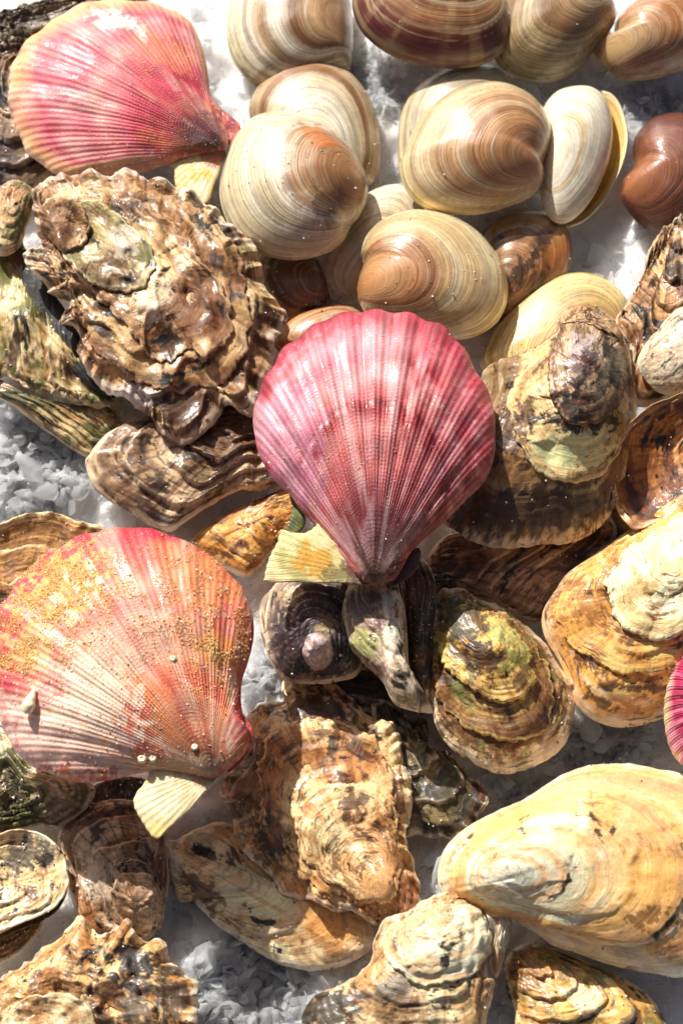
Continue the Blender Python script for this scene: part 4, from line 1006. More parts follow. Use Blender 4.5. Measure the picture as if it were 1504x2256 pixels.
oyster('frilly oyster with blue-black spiky rim in the bottom left corner',
       [(-50, 2180), (0, 2155), (40, 2130), (75, 2110), (102, 2086), (120, 2078), (148, 2052), (174, 2030), (194, 2040), (208, 2056), (232, 2062), (252, 2046), (272, 2030), (290, 2032), (296, 2060), (312, 2076),
        (340, 2068), (358, 2074), (366, 2102), (392, 2130), (426, 2160), (436, 2178), (432, 2256), (425, 2330), (200, 2370), (-50, 2350)],
       84, 62, (70, 2250), oyster_color(base=(236, 212, 158), mid=(200, 144, 76), dark=(100, 66, 34), black=(40, 46, 54), stain=0.4, blk=0.28, rim=(232, 222, 208), rimw=0.04), lam=4, LA=12, soft=0.5, rough=6.0, frill=32, jag=6, pleat=5, npleat=15, lower=50, grit=140,
       layers=[
         ([(0, 2210), (50, 2160), (130, 2130), (220, 2130), (290, 2165), (330, 2215), (340, 2290), (250, 2350), (80, 2350), (-20, 2320)], (60, 2260),
          oyster_color(base=(226, 198, 146), mid=(184, 130, 70), dark=(92, 60, 32), black=(46, 50, 56), stain=0.45, blk=0.2, rim=(200, 176, 136), rimw=0.03), dict(thick=10, jag=9, rough=8, lip=0.8, fk=0.7, patches=[(290, 2150, 70, 40, 30, (50, 56, 64), 0.85, 0.7), (300, 2230, 40, 60, -20, (84, 84, 84), 0.7, 0.8), (240, 2180, 36, 26, 0, (104, 62, 34), 0.7, 0.7)])),
         ([(14, 2232), (55, 2204), (120, 2190), (182, 2206), (216, 2256), (208, 2320), (100, 2345), (5, 2320)], (60, 2262),
          oyster_color(base=(240, 220, 180), mid=(206, 160, 100), dark=(110, 72, 38), stain=0.2, blk=0.0, streak=0.5, rim=(226, 200, 156), rimw=0.03), dict(thick=10, jag=4, rough=4, lip=0.2, fk=0.5, deep=1.1))],
       patches=[(300, 2120, 70, 36, 30, (52, 58, 66), 0.85, 0.6), (370, 2190, 40, 70, -20, (92, 92, 88), 0.7, 0.8), (110, 2200, 90, 60, -10, (238, 216, 170), 0.7, 0.6), (260, 2180, 36, 30, 0, (110, 66, 36), 0.7, 0.7), (60, 2250, 50, 14, 10, (50, 36, 26), 0.6, 0.6), (330, 2235, 30, 30, 0, (226, 204, 150), 0.6, 0.7)])
# --- bottom right
oyster('ochre oyster in the bottom right corner below the big honey-coloured one',
       [(1115, 2122), (1130, 2096), (1155, 2084), (1200, 2090), (1260, 2108), (1330, 2138), (1390, 2168), (1430, 2200), (1458, 2240), (1470, 2300), (1300, 2360), (1150, 2330), (1135, 2230), (1120, 2170)],
       34, 48, (1150, 2110), oyster_color(base=(226, 196, 120), mid=(206, 158, 76), dark=(110, 76, 30), green=(150, 140, 70), grn=0.2, stain=0.34, blk=0.06), lam=5, LA=14, rough=5.0, grit=70, lower=30, pleat=4, npleat=15,
       patches=[(1285, 2200, 60, 26, 25, (214, 214, 190), 0.75, 0.5), (1160, 2150, 34, 50, 20, (150, 110, 40), 0.6, 0.6)])
def beak_extra(o, org):
    valve(o, org, 'beak', M_OY, [(1045, 1985), (1050, 1962), (1072, 1952), (1100, 1962), (1122, 1985), (1126, 2040), (1112, 2100), (1094, 2150), (1080, 2120), (1090, 2060), (1075, 2010)],
          92, 26, (1085, 1975), color=oyster_color(base=(236, 226, 204), mid=(190, 160, 110), dark=(96, 70, 40), stain=0.25, blk=0.02), lam=7, LA=6, rough=2.5)
oyster('pale cream oyster with grey lower half at the bottom edge, white beak',
       [(668, 2240), (690, 2200), (756, 2168), (815, 2120), (826, 2070), (842, 2030), (890, 2012), (930, 1988), (972, 1968), (1002, 1966), (1040, 1985), (1066, 2010), (1080, 2060), (1076, 2110), (1070, 2150),
        (1088, 2160), (1082, 2200), (1066, 2260), (1060, 2330), (900, 2370), (750, 2350), (680, 2290)],
       104, 72, (975, 2020), oyster_color(base=(230, 216, 178), mid=(190, 148, 90), dark=(104, 76, 42), stain=0.35, blk=0.12), lam=5, LA=8, rough=6.0, frill=8, jag=3, lower=60, grit=120, pleat=4, npleat=13, extra=beak_extra,
       bumps=[(960, 2080, 70, 16)],
       layers=[
         ([(850, 2065), (880, 2036), (940, 2010), (1000, 1988), (1050, 2004), (1076, 2050), (1077, 2100), (1052, 2142), (1000, 2164), (940, 2172), (888, 2152), (852, 2120)], (985, 2010),
          oyster_color(base=(240, 232, 204), mid=(206, 172, 116), dark=(120, 86, 50), stain=0.14, blk=-0.05, streak=0.35, rim=(236, 224, 190), rimw=0.03), dict(thick=9, jag=4, rough=4, lip=0.2, fk=0.45, deep=1.08, patches=[(980, 2122, 12, 17, 30, (58, 50, 56), 0.95, 0.3)]))],
       patches=[(940, 2080, 100, 90, 0, (234, 224, 190), 0.75, 0.5), (870, 2185, 46, 36, 20, (150, 148, 140), 0.85, 0.5), (720, 2220, 70, 50, -10, (66, 62, 52), 0.85, 0.5), (890, 2230, 60, 40, 0, (150, 110, 66), 0.6, 0.6), (980, 2122, 12, 16, 30, (60, 54, 60), 0.9, 0.3),
                (1030, 2200, 40, 30, 0, (210, 170, 116), 0.6, 0.6)])
oyster('large honey-coloured oyster with white rounded beak at the bottom right',
       [(990, 1990), (968, 1955), (968, 1910), (986, 1866), (1030, 1826), (1092, 1790), (1160, 1760), (1220, 1720), (1270, 1695), (1330, 1684), (1390, 1685), (1450, 1695), (1504, 1708), (1610, 1760), (1660, 1850), (1660, 2000), (1610, 2110),
        (1504, 2152), (1430, 2142), (1360, 2131), (1290, 2106), (1220, 2085), (1170, 2052), (1120, 2026), (1050, 2008), (1002, 1988)],
       88, 110, (1085, 1930), oyster_color(base=(240, 222, 184), mid=(222, 168, 94), dark=(150, 94, 40), stain=0.1, blk=-0.05, streak=0.15, band=0.35,
       ramp=[(0, (244, 226, 214)), (0.2, (246, 234, 222)), (0.26, (226, 184, 124)), (0.31, (246, 230, 208)), (0.4, (234, 200, 146)), (0.46, (248, 236, 212)), (0.55, (238, 206, 146)), (0.62, (248, 234, 206)), (0.68, (232, 178, 96)), (0.8, (222, 160, 76)), (0.86, (190, 120, 56)), (0.91, (226, 178, 110)), (0.96, (200, 156, 112)), (1, (232, 214, 190))], rim=(232, 214, 190), rimw=0.06), lam=4, LA=5, rough=2.5, lower=60, c_shift=(-50, 5), grit=70, frill=7, deep=0.95, fk=0.12, q=0.6, bumps=[(1120, 1920, 130, 26)],
       layers=[
         ([(1002, 1962), (1014, 1882), (1080, 1820), (1180, 1768), (1290, 1742), (1400, 1760), (1470, 1820), (1506, 1880), (1504, 1980), (1450, 2050), (1370, 2082), (1270, 2066), (1160, 2036), (1060, 2010)], (1080, 1930),
          oyster_color(base=(240, 206, 140), mid=(226, 166, 82), dark=(150, 90, 36), stain=0.08, blk=-0.1, streak=0.12, band=0.25, rim=(232, 190, 120), rimw=0.02, ramp=[(0, (240, 222, 208)), (0.2, (242, 230, 218)), (0.25, (208, 160, 112)), (0.29, (240, 224, 200)), (0.35, (212, 162, 110)), (0.41, (242, 226, 200)), (0.5, (234, 208, 164)), (0.56, (212, 162, 106)), (0.61, (245, 234, 216)), (0.69, (240, 222, 190)), (0.73, (222, 170, 108)), (0.9, (212, 156, 92)), (1, (196, 138, 84))]), dict(thick=5,  jag=3, rough=2.5, fk=0.25, lip=0.1, deep=0.92, patches=[(1440, 1960, 60, 110, 10, (222, 158, 66), 0.6, 0.6), (1430, 2020, 40, 24, -20, (110, 66, 30), 0.6, 0.9)]))],
       patches=[(1090, 1910, 100, 62, 15, (246, 232, 214), 0.75, 0.4), (1080, 1930, 50, 34, 10, (240, 214, 200), 0.6, 0.4), (1310, 1930, 26, 50, -15, (238, 226, 202), 0.7, 0.5), (1318, 1915, 10, 40, 15, (110, 76, 54), 0.6, 1.0),
                (1470, 1960, 30, 70, 20, (60, 42, 26), 0.8, 0.8), (1430, 2030, 70, 30, -10, (70, 44, 26), 0.7, 0.9), (1420, 1880, 90, 100, 0, (224, 164, 76), 0.6, 0.6), (1115, 1925, 14, 12, 0, (96, 64, 44), 0.5, 0.9), (1390, 2135, 16, 8, 10, (140, 60, 34), 0.7, 0.4), (1390, 1730, 150, 26, 8, (190, 150, 110), 0.5, 0.7), (1330, 2095, 180, 30, 12, (220, 200, 160), 0.6, 0.5)])

# ------------------------------------------------------------------ clams
CREAM, SAND_, TAN, BRN, DBR = (242, 234, 214), (224, 204, 168), (196, 160, 118), (152, 108, 72), (104, 68, 48)
def clam(label, out, z, Hd, U, col, lower=60, slope=(0, 0), grit=12, q=0.62, **kw):
    o, org = thing('clam', label, 'clam', np.mean(out, 0), max(0, z - lower - 10), G_CL)
    ob, ctx = valve(o, org, 'upper_valve', M_CL, out, z, Hd, U, slope=slope, color=col, style='clam', lower=lower, th=5, q=q, p=2.1, **kw)
    if grit: grains(o, org, ctx, grit, everywhere, (1.1, 2.4), GRIT[:2] + [(120, 84, 46)], ctx['sd'], 'shell_grit')
    return o, org, ctx

clam('cream clam with brown bands at the top edge right of the orange-rimmed scallop',
     [(500, 75), (505, 20), (520, -30), (560, -70), (620, -90), (690, -80), (745, -45), (770, 0), (777, 70), (774, 130), (765, 155), (720, 172), (640, 192), (575, 190), (542, 168), (513, 128)],
     30, 100, (772, 70), clam_color([(0, BRN), (0.35, TAN), (0.5, BRN), (0.62, CREAM), (0.75, TAN), (0.85, CREAM), (1, (240, 226, 180))]))
clam('grey shaded clam under the red-brown clam',
     [(878, 330), (882, 260), (905, 205), (945, 170), (1000, 145), (1060, 138), (1105, 152), (1128, 185), (1120, 260), (1050, 330), (950, 385), (885, 372)],
     14, 82, (1090, 330), clam_color([(0, BRN), (0.5, (170, 150, 120)), (0.8, (196, 184, 160)), (1, (222, 206, 166))], band_c=(120, 104, 86)))
clam('pale clam with brown edge tucked behind the front left clam',
     [(550, 245), (555, 215), (575, 180), (610, 148), (650, 130), (690, 125), (735, 138), (775, 163), (805, 200), (825, 245), (835, 300), (836, 350), (825, 390), (800, 410), (700, 420), (620, 380), (570, 300)],
     20, 96, (690, 405), clam_color([(0, TAN), (0.5, CREAM), (0.72, SAND_), (0.8, BRN), (0.88, TAN), (1, (206, 180, 132))], band=0.45))
clam('cream clam peeping out below the front left clam',
     [(690, 600), (700, 560), (740, 500), (790, 440), (830, 415), (875, 405), (910, 415), (932, 450), (920, 530), (850, 630), (780, 668), (720, 652)],
     16, 66, (800, 640), clam_color([(0, TAN), (0.6, SAND_), (1, CREAM)], band=0.5, band_c=(176, 128, 76)))
clam('dark brown clam in the shade between the frilly oyster and the crimson scallop',
     [(560, 590), (600, 550), (650, 550), (705, 575), (730, 620), (718, 675), (660, 705), (605, 695), (572, 650)],
     14, 50, (716, 630), clam_color([(0, DBR), (0.5, BRN), (0.8, DBR), (1, TAN)]))
clam('orange-tan clam sliver behind the top left edge of the crimson scallop',
     [(605, 760), (640, 705), (700, 680), (762, 672), (800, 700), (770, 770), (680, 800)],
     52, 40, (760, 760), clam_color([(0, BRN), (0.6, TAN), (1, (224, 150, 92))]))
clam('wet brown clam with dark wrinkles between two cream clams',
     [(1055, 540), (1085, 492), (1130, 468), (1180, 463), (1217, 473), (1247, 500), (1259, 545), (1253, 592), (1226, 632), (1170, 668), (1110, 695), (1070, 650)],
     24, 66, (1090, 660), clam_color([(0, (110, 74, 44)), (0.5, (196, 140, 86)), (0.7, (120, 82, 48)), (0.85, (206, 156, 100)), (1, (150, 104, 60))], ray=0.5, ray_c=(84, 62, 42)), ridge=1.5, ng=7,
     patches=[(1155, 585, 60, 18, -45, (60, 48, 38), 0.8, 0.8), (1225, 560, 24, 50, 10, (206, 134, 66), 0.7, 0.6), (1195, 535, 14, 40, 40, (70, 50, 36), 0.7, 0.7), (1104, 522, 8, 8, 0, (44, 48, 120), 0.9, 0.2)])
clam('yellowish ribbed clam behind the purple-beaked oyster',
     [(1060, 805), (1070, 770), (1095, 720), (1130, 680), (1165, 645), (1200, 620), (1240, 605), (1285, 600), (1330, 612), (1365, 640), (1382, 672), (1375, 730), (1320, 790), (1220, 835), (1110, 840)],
     34, 58, (1310, 780), clam_color([(0, TAN), (0.5, (216, 182, 124)), (0.8, (236, 212, 150)), (1, (244, 224, 160))], band=0.45, band_c=(186, 140, 80)), ridge=0.3)
clam('red-brown clam with cream streaks at the top edge',
     [(778, 20), (783, -20), (820, -60), (900, -90), (1000, -90), (1080, -60), (1115, 0), (1130, 50), (1120, 92), (1090, 125), (1060, 140), (1010, 148), (950, 145), (890, 132), (838, 105), (798, 68)],
     88, 100, (1010, -78), clam_color([(0, TAN), (0.4, (186, 120, 72)), (0.55, (130, 66, 44)), (0.7, (190, 142, 96)), (0.85, (126, 58, 44)), (1, (96, 46, 44))], ray=0.35, ray_c=(206, 176, 130), band_c=(110, 54, 36), cloud=0.75, cloud_c=(206, 184, 146)))
clam('olive-banded clam at the top edge touching the red-brown clam',
     [(1092, 130), (1092, 60), (1112, 0), (1150, -50), (1230, -80), (1310, -60), (1345, -10), (1356, 30), (1345, 62), (1320, 96), (1270, 150), (1225, 176), (1180, 178), (1128, 160)],
     58, 96, (1330, -20), clam_color([(0, BRN), (0.4, TAN), (0.6, (140, 100, 60)), (0.75, (206, 186, 140)), (0.88, (150, 120, 76)), (1, (200, 186, 150))], band_c=(110, 78, 46)), slope=(0, 0.1))
clam('light brown glossy clam in the top right corner',
     [(1308, 108), (1345, 90), (1358, 45), (1385, 15), (1430, -15), (1500, -25), (1570, 10), (1590, 80), (1560, 130), (1490, 157), (1430, 173), (1378, 174), (1340, 152)],
     40, 88, (1335, 130), clam_color([(0, (222, 186, 128)), (0.35, TAN), (0.6, (184, 122, 70)), (1, (216, 178, 124))], band=0.5, band_c=(150, 92, 50)))
clam('dark red-brown clam with a hooked beak at the right edge',
     [(1365, 422), (1370, 400), (1388, 380), (1397, 358), (1394, 330), (1400, 300), (1425, 268), (1460, 253), (1504, 250), (1560, 265), (1610, 330), (1610, 430), (1550, 500), (1480, 525), (1430, 507), (1390, 472), (1369, 442)],
     40, 92, (1384, 425), clam_color([(0, (180, 120, 80)), (0.4, (150, 92, 62)), (0.7, (126, 72, 54)), (1, (104, 60, 50))], band_c=(92, 56, 44), cloud=0.2, cloud_c=(170, 120, 90)))

# the open white clam: two valves standing apart
o, org = thing('clam', 'open white clam with yellow inside, right of the striped clam', 'clam', (1290, 350), 10, G_CL)
valve(o, org, 'rear_valve', M_CL, [(1300, 212), (1335, 202), (1360, 222), (1376, 262), (1381, 305), (1373, 350), (1353, 400), (1325, 445), (1285, 484), (1240, 497), (1225, 470), (1240, 330)],
      34, -24, (1230, 360), slope=(0.12, 0), style='clam', th=7, q=0.7, lower=34,
      color=clam_color([(0, (236, 190, 90)), (0.9, (238, 186, 74)), (1, (244, 226, 170))], band=0.2, band_c=(206, 146, 50), rim=(244, 232, 196)),
      lower_col=clam_color([(0, CREAM), (1, CREAM)], band=0.2))
valve(o, org, 'front_valve', M_CL, [(1196, 240), (1225, 202), (1265, 189), (1302, 191), (1330, 212), (1345, 250), (1349, 300), (1341, 350), (1322, 400), (1300, 440), (1270, 475), (1240, 490), (1213, 480), (1194, 440), (1186, 380), (1188, 300)],
      62, 58, (1200, 370), slope=(-0.1, 0), style='clam', th=5, q=0.62, lower=26,
      color=clam_color([(0, (232, 214, 176)), (0.45, CREAM), (0.52, (226, 200, 150)), (0.6, (248, 240, 220)), (1, (248, 238, 214))], band=0.22, band_c=(206, 176, 120)))

clam('large glossy striped clam with orange-brown bands at upper right',
     [(880, 367), (890, 340), (905, 300), (930, 255), (960, 225), (1000, 200), (1050, 187), (1095, 183), (1140, 195), (1180, 220), (1205, 255), (1214, 290), (1207, 330), (1196, 360), (1198, 385), (1190, 410), (1160, 436), (1110, 456),
      (1060, 469), (1010, 471), (950, 462), (910, 437), (888, 402)],
     104, 108, (1187, 374), clam_color([(0, (190, 138, 92)), (0.3, (184, 132, 88)), (0.45, (200, 152, 106)), (0.53, (178, 128, 84)), (0.6, (214, 188, 150)), (0.67, (196, 150, 104)), (0.8, (216, 184, 140)), (0.88, (236, 218, 180)), (0.94, (222, 194, 148)), (1, (240, 224, 178))], band=0.3, band_c=(150, 108, 74)), grit=20)
clam('front left clam with cream side and dark smudge near its beak',
     [(485, 432), (487, 390), (497, 345), (515, 305), (545, 270), (580, 254), (630, 251), (680, 262), (725, 285), (765, 320), (795, 360), (808, 400), (806, 440), (790, 475), (770, 500), (755, 530), (720, 555), (660, 570), (600, 565), (550, 545),
      (515, 510), (495, 470)],
     112, 118, (795, 415), clam_color([(0, (176, 128, 86)), (0.2, (180, 134, 92)), (0.38, (172, 124, 82)), (0.5, (206, 174, 132)), (0.54, (190, 146, 100)), (0.62, CREAM), (0.74, (226, 204, 164)), (0.8, (240, 230, 204)), (0.9, (232, 214, 176)), (1, (240, 228, 196))], band=0.28), slope=(0.0, -0.05), grit=70,
     patches=[(720, 450, 40, 40, 30, (96, 68, 48), 0.5, 0.6), (700, 300, 50, 24, 25, (214, 130, 66), 0.7, 0.5), (650, 395, 26, 60, 0, (160, 110, 66), 0.4, 0.7)])
clam('cream and tan clam lying just above the crimson scallop',
     [(788, 640), (793, 605), (801, 580), (794, 556), (804, 522), (840, 487), (900, 465), (950, 467), (1000, 480), (1045, 505), (1080, 540), (1105, 580), (1117, 625), (1112, 672), (1090, 712), (1050, 737), (1010, 746), (950, 742), (880, 730), (820, 702), (795, 672)],
     100, 100, (803, 640), clam_color([(0, (186, 132, 84)), (0.25, (204, 156, 108)), (0.4, (184, 130, 84)), (0.5, (168, 116, 74)), (0.56, (206, 168, 120)), (0.66, (226, 204, 160)), (0.78, (214, 184, 136)), (0.9, (236, 218, 174)), (1, (236, 214, 164))], band=0.3), grit=60, ridge=0.25)

# ------------------------------------------------------------------ scallops
def scallop(label, out, z, Hd, U, color, ears, lower=30, ribs=24, lower_col=None, slope=(0, 0), patches=(), **kw):
    o, org = thing('scallop', label, 'scallop', np.mean(out, 0), max(0, z - lower - 10), G_SC)
    ob, ctx = valve(o, org, 'upper_valve', M_SC, out, z, Hd, U, slope=slope, color=color, style='scallop', lower=lower, th=4, q=0.62, p=2.0, ribs=ribs, step=3.0,
                    lower_col=lower_col or flat_color((206, 150, 140), (150, 70, 80)), patches=patches, **kw)
    for e in ears:
        valve(o, org, 'ear', M_EAR, e['out'], z + e.get('dz', 9), e.get('H', 4), e['U'], slope=slope, color=e['color'], style='ear', th=5, ribs=e.get('ribs', 40), rib_h=1.8,
              patches=e.get('patches', ()), wave=2, step=2.8)
    return o, org, ctx

PINK = [(0.0, (104, 52, 58)), (0.16, (128, 60, 64)), (0.27, (196, 96, 92)), (0.34, (196, 56, 82)), (0.4, (186, 44, 76)), (0.46, (222, 106, 118)), (0.58, (232, 142, 138)), (0.66, (212, 92, 110)), (0.8, (228, 138, 140)), (0.86, (206, 92, 108)), (0.91, (230, 150, 130)), (0.96, (240, 178, 124)), (1.0, (244, 202, 164))]
s1, s1o, s1c = scallop('pink scallop with orange rim at the top left',
    [(502, 308), (482, 245), (463, 205), (457, 165), (452, 130), (442, 95), (425, 55), (395, 30), (350, 10), (300, 2), (220, 0), (165, 15), (125, 40), (90, 65), (55, 95), (30, 135), (20, 185), (20, 225), (30, 265), (45, 300), (57, 330), (85, 355),
     (120, 380), (165, 395), (225, 392), (280, 386), (330, 373), (370, 358), (400, 347), (450, 337), (490, 334)],
    108, 74, (488, 312), scallop_color(PINK, [((244, 206, 192), 0.36, 0.7, 2.2, 0.05, 0.6), ((186, 50, 80), 0.36, 0.6, 3.0, 0.05, 0.6), ((236, 146, 90), 0.4, 0.25, 2.0, 0.1, 0.7)]),
    [dict(out=[(368, 354), (384, 372), (386, 400), (400, 425), (452, 446), (470, 404), (484, 368), (494, 330), (450, 326), (400, 340)], U=(500, 312), H=5, color=flat_color((236, 212, 140), (242, 228, 192), 30), ribs=30,
          patches=[(430, 385, 30, 16, 0, (232, 180, 50), 0.7, 0.5), (480, 335, 60, 34, 0, (206, 120, 90), 0.8, 0.3)]),
     dict(out=[(468, 222), (492, 243), (526, 271), (523, 292), (506, 314), (492, 302), (478, 256)], U=(500, 312), H=6, color=flat_color((214, 120, 110), (160, 60, 70), 24), ribs=26)],
    ribs=22, rib_h=4, deep=1.06, slope=(0.06, -0.03), lower=24, lower_col=flat_color((170, 140, 160), (110, 70, 90)),
    patches=[(455, 285, 44, 44, 0, (110, 52, 62), 0.75, 0.4), (365, 250, 34, 60, 15, (190, 40, 76), 0.6, 0.5), (130, 160, 60, 70, 0, (208, 84, 110), 0.5, 0.6), (330, 150, 70, 60, 20, (214, 84, 100), 0.5, 0.6), (330, 385, 110, 40, -10, (238, 190, 150), 0.5, 0.5), (250, 45, 55, 22, 10, (250, 244, 236), 0.6, 0.7), (360, 110, 90, 40, 30, (236, 150, 96), 0.45, 0.6)])
grains(s1, s1o, s1c, 1500, everywhere, (0.6, 1.35), [(250, 240, 225), (244, 220, 180), (230, 180, 130)], 31, 'sand')  # tiny near-white specks stand in for wet glints all over the shell

CRIM = [(0.0, (58, 24, 24)), (0.12, (88, 36, 38)), (0.3, (146, 60, 62)), (0.44, (196, 98, 98)), (0.5, (214, 128, 126)), (0.55, (176, 62, 66)), (0.595, (140, 30, 40)), (0.62, (208, 100, 104)), (0.7, (232, 164, 162)), (0.755, (222, 140, 142)), (0.785, (182, 66, 76)), (0.86, (224, 142, 148)), (0.93, (196, 84, 98)), (1.0, (172, 64, 84))]
s2, s2o, s2c = scallop('crimson ribbed scallop with a yellow ear in the centre',
    [(792, 1280), (747, 1225), (702, 1165), (662, 1120), (640, 1090), (600, 1050), (572, 1000), (560, 950), (558, 922), (565, 880), (580, 840), (603, 800), (622, 770), (665, 735), (710, 705), (755, 690), (825, 683), (900, 690), (945, 705), (985, 725),
     (1020, 765), (1045, 808), (1062, 840), (1080, 872), (1089, 930), (1090, 980), (1080, 1030), (1060, 1066), (1020, 1106), (980, 1146), (940, 1180), (905, 1215), (880, 1262), (860, 1283), (820, 1286)],
    250, 96, (824, 1272), scallop_color(CRIM, [((236, 204, 204), 0.36, 0.8, 1.6, 0.05, 0.6), ((136, 24, 42), 0.36, 0.6, 2.2, 0.05, 0.6), ((226, 180, 186), 0.4, 0.3, 3.0, 0.1, 0.6)]),
    [dict(out=[(620, 1168), (612, 1195), (596, 1225), (585, 1265), (590, 1281), (650, 1281), (760, 1283), (812, 1284), (800, 1236), (770, 1196), (730, 1146), (706, 1140), (694, 1160), (672, 1174), (645, 1173)], U=(830, 1270), H=5, ribs=44,
          color=flat_color((226, 214, 156), (190, 180, 112), 50), patches=[(690, 1235, 46, 40, 20, (222, 160, 30), 0.8, 0.5), (720, 1180, 30, 26, 40, (236, 226, 176), 0.7, 0.4), (595, 1270, 14, 14, 0, (226, 170, 130), 0.6, 0.4), (790, 1262, 90, 30, 0, (120, 106, 48), 0.75, 0.4), (812, 1240, 62, 70, 0, (104, 52, 50), 0.85, 0.3)]),
     dict(out=[(638, 1088), (660, 1110), (672, 1150), (650, 1176), (622, 1182), (636, 1150), (644, 1115)], U=(800, 1260), H=4, dz=-26, ribs=20, color=flat_color((120, 126, 70), (88, 92, 50), 30)),
     dict(out=[(860, 1284), (905, 1214), (925, 1215), (915, 1255), (880, 1284)], U=(830, 1270), H=4, dz=-8, ribs=30, color=flat_color((110, 60, 56), (84, 52, 40), 30))],
    ribs=27, rib_h=8.5, slope=(0.02, -0.02), lower=34, steps=((0.585, 2.5, 0.012),), beak=18,
    deep=1.06,
    patches=[(640, 960, 80, 130, 10, (206, 140, 166), 0.5, 0.5), (740, 790, 120, 60, -20, (222, 150, 164), 0.5, 0.6), (1010, 960, 80, 120, 0, (140, 34, 52), 0.5, 0.5), (650, 880, 50, 50, 0, (230, 170, 190), 0.4, 0.6), (980, 1040, 90, 90, 30, (140, 44, 56), 0.55, 0.5), (1000, 860, 60, 110, -20, (178, 42, 62), 0.45, 0.5), (660, 1080, 60, 60, 30, (160, 90, 130), 0.4, 0.5), (950, 1200, 60, 60, 0, (120, 52, 60), 0.5, 0.5), (830, 1262, 60, 34, 0, (128, 92, 60), 0.5, 0.5)])
grains(s2, s2o, s2c, 420, near_px(730, 985, 110, 60, 0.8), (0.7, 1.5), [(226, 196, 146), (206, 168, 116), (240, 222, 186)], 32, 'sand')
grains(s2, s2o, s2c, 800, everywhere, (0.5, 1.1), [(250, 236, 226), (240, 214, 180), (226, 180, 130)], 33, 'sand')  # pale dots scattered to imitate sparkle on the ribs

CORAL = [(0.0, (150, 84, 60)), (0.14, (204, 130, 92)), (0.25, (228, 150, 112)), (0.32, (222, 110, 84)), (0.38, (230, 134, 104)), (0.43, (242, 190, 158)), (0.58, (242, 190, 164)), (0.64, (228, 134, 120)), (0.74, (236, 164, 142)), (0.84, (224, 104, 96)), (0.93, (206, 64, 78)), (1.0, (188, 46, 72))]
s3, s3o, s3c = scallop('coral scallop crusted with yellow sand at the left edge',
    [(-14, 1360), (0, 1338), (20, 1310), (55, 1262), (85, 1235), (130, 1205), (180, 1180), (225, 1168), (265, 1164), (300, 1161), (345, 1170), (385, 1182), (410, 1195), (450, 1215), (480, 1240), (500, 1258), (525, 1285), (541, 1315), (554, 1345), (558, 1385),
     (555, 1420), (545, 1460), (532, 1500), (530, 1540), (536, 1590), (549, 1610), (546, 1645), (526, 1675), (497, 1702), (465, 1718), (420, 1708), (330, 1700), (240, 1718), (165, 1722), (115, 1705), (75, 1690), (45, 1665), (20, 1630), (0, 1580), (-14, 1540), (-22, 1450)],
    246, 100, (470, 1692), scallop_color(CORAL, [((246, 220, 200), 0.42, 0.8, 1.6, 0.05, 0.6), ((206, 76, 84), 0.4, 0.5, 2.4, 0.1, 0.6), ((238, 150, 90), 0.5, 0.3, 2.0, 0.1, 0.6)]),
    [dict(out=[(318, 1690), (328, 1704), (318, 1726), (300, 1750), (296, 1772), (310, 1802), (343, 1846), (376, 1820), (410, 1790), (440, 1756), (475, 1720), (495, 1690), (440, 1664), (380, 1668), (335, 1676)], U=(485, 1690), H=5, ribs=36,
          color=flat_color((244, 230, 190), (236, 212, 160), 50), patches=[(350, 1830, 30, 20, 0, (236, 206, 110), 0.6, 0.5), (470, 1680, 90, 46, -12, (226, 160, 116), 0.8, 0.3)]),
     dict(out=[(530, 1575), (546, 1590), (556, 1612), (552, 1648), (530, 1680), (500, 1698), (498, 1650), (515, 1600)], U=(470, 1692), H=5, dz=2, ribs=30, color=flat_color((206, 104, 88), (180, 70, 74), 30))],
    ribs=24, rib_h=5, deep=1.06, slope=(0.04, -0.02), lower=30, beak=16, lower_col=flat_color((226, 130, 90), (238, 216, 200), 60),
    patches=[(400, 1690, 100, 26, -6, (236, 200, 160), 0.6, 0.4), (150, 1620, 170, 90, 10, (244, 208, 190), 0.75, 0.6), (200, 1520, 130, 90, 30, (247, 222, 196), 0.7, 0.6), (440, 1400, 90, 130, 10, (230, 124, 84), 0.4, 0.5), (540, 1500, 26, 130, 0, (190, 70, 70), 0.6, 0.4), (90, 1480, 60, 70, 0, (224, 106, 130), 0.4, 0.6),
             (140, 1290, 110, 70, -35, (236, 186, 100), 0.75, 0.7), (60, 1430, 70, 60, 0, (238, 190, 110), 0.6, 0.8), (460, 1270, 80, 70, 40, (214, 140, 76), 0.55, 0.8), (480, 1440, 60, 40, 0, (236, 160, 60), 0.55, 0.8)])
OCHRE = [(240, 206, 136), (232, 188, 108), (246, 222, 168), (214, 168, 96)]
grains(s3, s3o, s3c, 7000, near_px(125, 1300, 110, 75, 1.0, 40), (0.6, 1.8), OCHRE, 41, 'sand')
grains(s3, s3o, s3c, 2600, near_px(55, 1430, 70, 55, 1.0, 40), (0.6, 1.7), OCHRE, 42, 'sand')
grains(s3, s3o, s3c, 4600, near_px(430, 1310, 130, 110, 0.85, 40), (0.6, 1.7), [(224, 170, 110), (232, 188, 120), (206, 146, 92), (246, 224, 190)], 43, 'sand')
grains(s3, s3o, s3c, 800, near_px(480, 1440, 60, 50, 0.7, 40), (0.9, 2.0), OCHRE, 44, 'sand')
grains(s3, s3o, s3c, 1100, everywhere, (0.9, 2.0), [(250, 236, 220), (240, 200, 150), (226, 170, 110)], 45, 'sand')

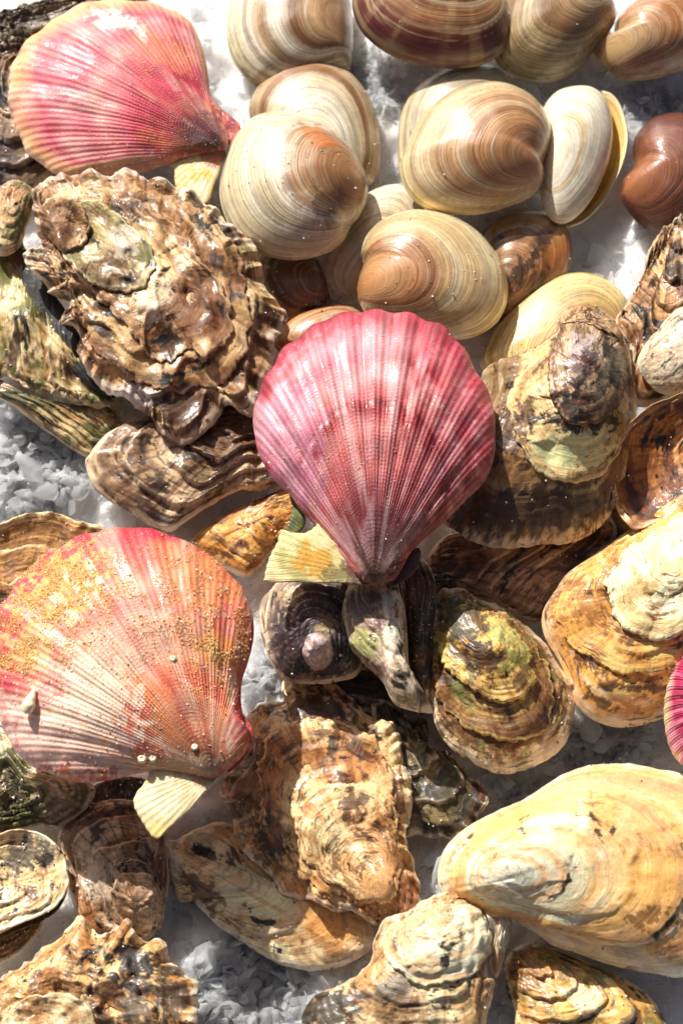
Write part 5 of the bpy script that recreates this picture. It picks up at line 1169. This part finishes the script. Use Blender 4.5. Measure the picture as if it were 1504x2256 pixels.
MAG = [(0.0, (150, 60, 90)), (0.5, (170, 40, 84)), (0.9, (186, 50, 100)), (0.95, (226, 170, 160)), (1, (240, 226, 180))]
scallop('magenta scallop edge showing at the right border',
    [(1510, 1416), (1490, 1450), (1475, 1490), (1466, 1530), (1463, 1580), (1470, 1630), (1485, 1665), (1510, 1688), (1570, 1705), (1640, 1660), (1670, 1560), (1640, 1460), (1580, 1410)],
    150, 70, (1660, 1560), scallop_color(MAG, [((226, 150, 180), 0.6, 0.8, 1.6, 0.0, 0.5)]), [], ribs=24, rib_h=7, slope=(0.15, 0), lower=20, lower_col=flat_color((236, 224, 180), (206, 160, 140)))

# ------------------------------------------------------------------ small things lying on the shells
def top_of(ctx, px):
    V = ctx['V'][:ctx['M']].reshape(-1, 3); P = ctx['px'][:ctx['M']].reshape(-1, 2)
    i = np.argmin(((P - np.asarray(px)) ** 2).sum(1))
    return V[i]

def turret(parent, px, ctx, length, width, dirn, label):
    """tiny snail: a bulbous body whorl drawn out to a spire"""
    base = top_of(ctx, px)
    n, m = 26, 16
    u = np.linspace(0, 1, n)[:, None]; v = np.linspace(0, 2 * math.pi, m, endpoint=False)[None]
    prof = width * np.clip(np.sin(np.pi * np.clip(u * 1.02, 0, 1) ** 0.62), 0.02, 1) * (1 - 0.35 * u)
    prof = prof * (1 + 0.05 * np.sin(u * 22 + v))
    d = np.array([*dirn, 0.12]); d /= np.linalg.norm(d)
    s = np.cross(d, [0, 0, 1]); s /= np.linalg.norm(s); t = np.cross(s, d)
    c = base + np.array([0, 0, width * 0.8]) + d * ((u - 0.5) * length)[..., None]
    V = c + (prof * np.cos(v))[..., None] * s + (prof * np.sin(v))[..., None] * t
    i = np.arange(n - 1)[:, None]; j = np.arange(m)[None]; j2 = (j + 1) % m
    q = np.stack([i * m + j, i * m + j2, (i + 1) * m + j2, (i + 1) * m + j], -1).reshape(-1, 4)
    cols = np.zeros((n * m, 3)) + lin((250, 234, 190))
    ob = new_mesh('snail', V.reshape(-1, 3), q[:, ::-1], np.zeros((0, 3), int), M_SAND, None, base, cols)
    ob['label'] = label; ob['category'] = 'snail'
turret(None, (68, 1546), s3c, 62, 15, (0.35, 1.0), 'tiny cream snail stuck on the sandy coral scallop')

def barnacle(parent, org, ctx, px, rad, name='barnacle'):
    b = top_of(ctx, px)
    m = 12; v = np.linspace(0, 2 * math.pi, m, endpoint=False)
    rings = [(1.0, 0), (0.92, 0.35), (0.66, 0.62), (0.4, 0.66), (0.3, 0.45), (0.05, 0.4)]
    V = np.concatenate([np.stack([rad * r_ * (1 + 0.1 * np.sin(5 * v)) * np.cos(v), rad * r_ * np.sin(v), np.full(m, rad * h)], -1) for r_, h in rings]) + b
    i = np.arange(len(rings) - 1)[:, None]; j = np.arange(m)[None]; j2 = (j + 1) % m
    q = np.stack([i * m + j, i * m + j2, (i + 1) * m + j2, (i + 1) * m + j], -1).reshape(-1, 4)
    new_mesh(name, V, q, np.zeros((0, 3), int), M_SAND, parent, org, np.zeros((len(V), 3)) + lin((244, 230, 196)))
for p_, r_ in (((312, 1672), 10), ((338, 1672), 8), ((430, 1648), 7), ((380, 1452), 7)):
    barnacle(s3, s3o, s3c, p_, r_)
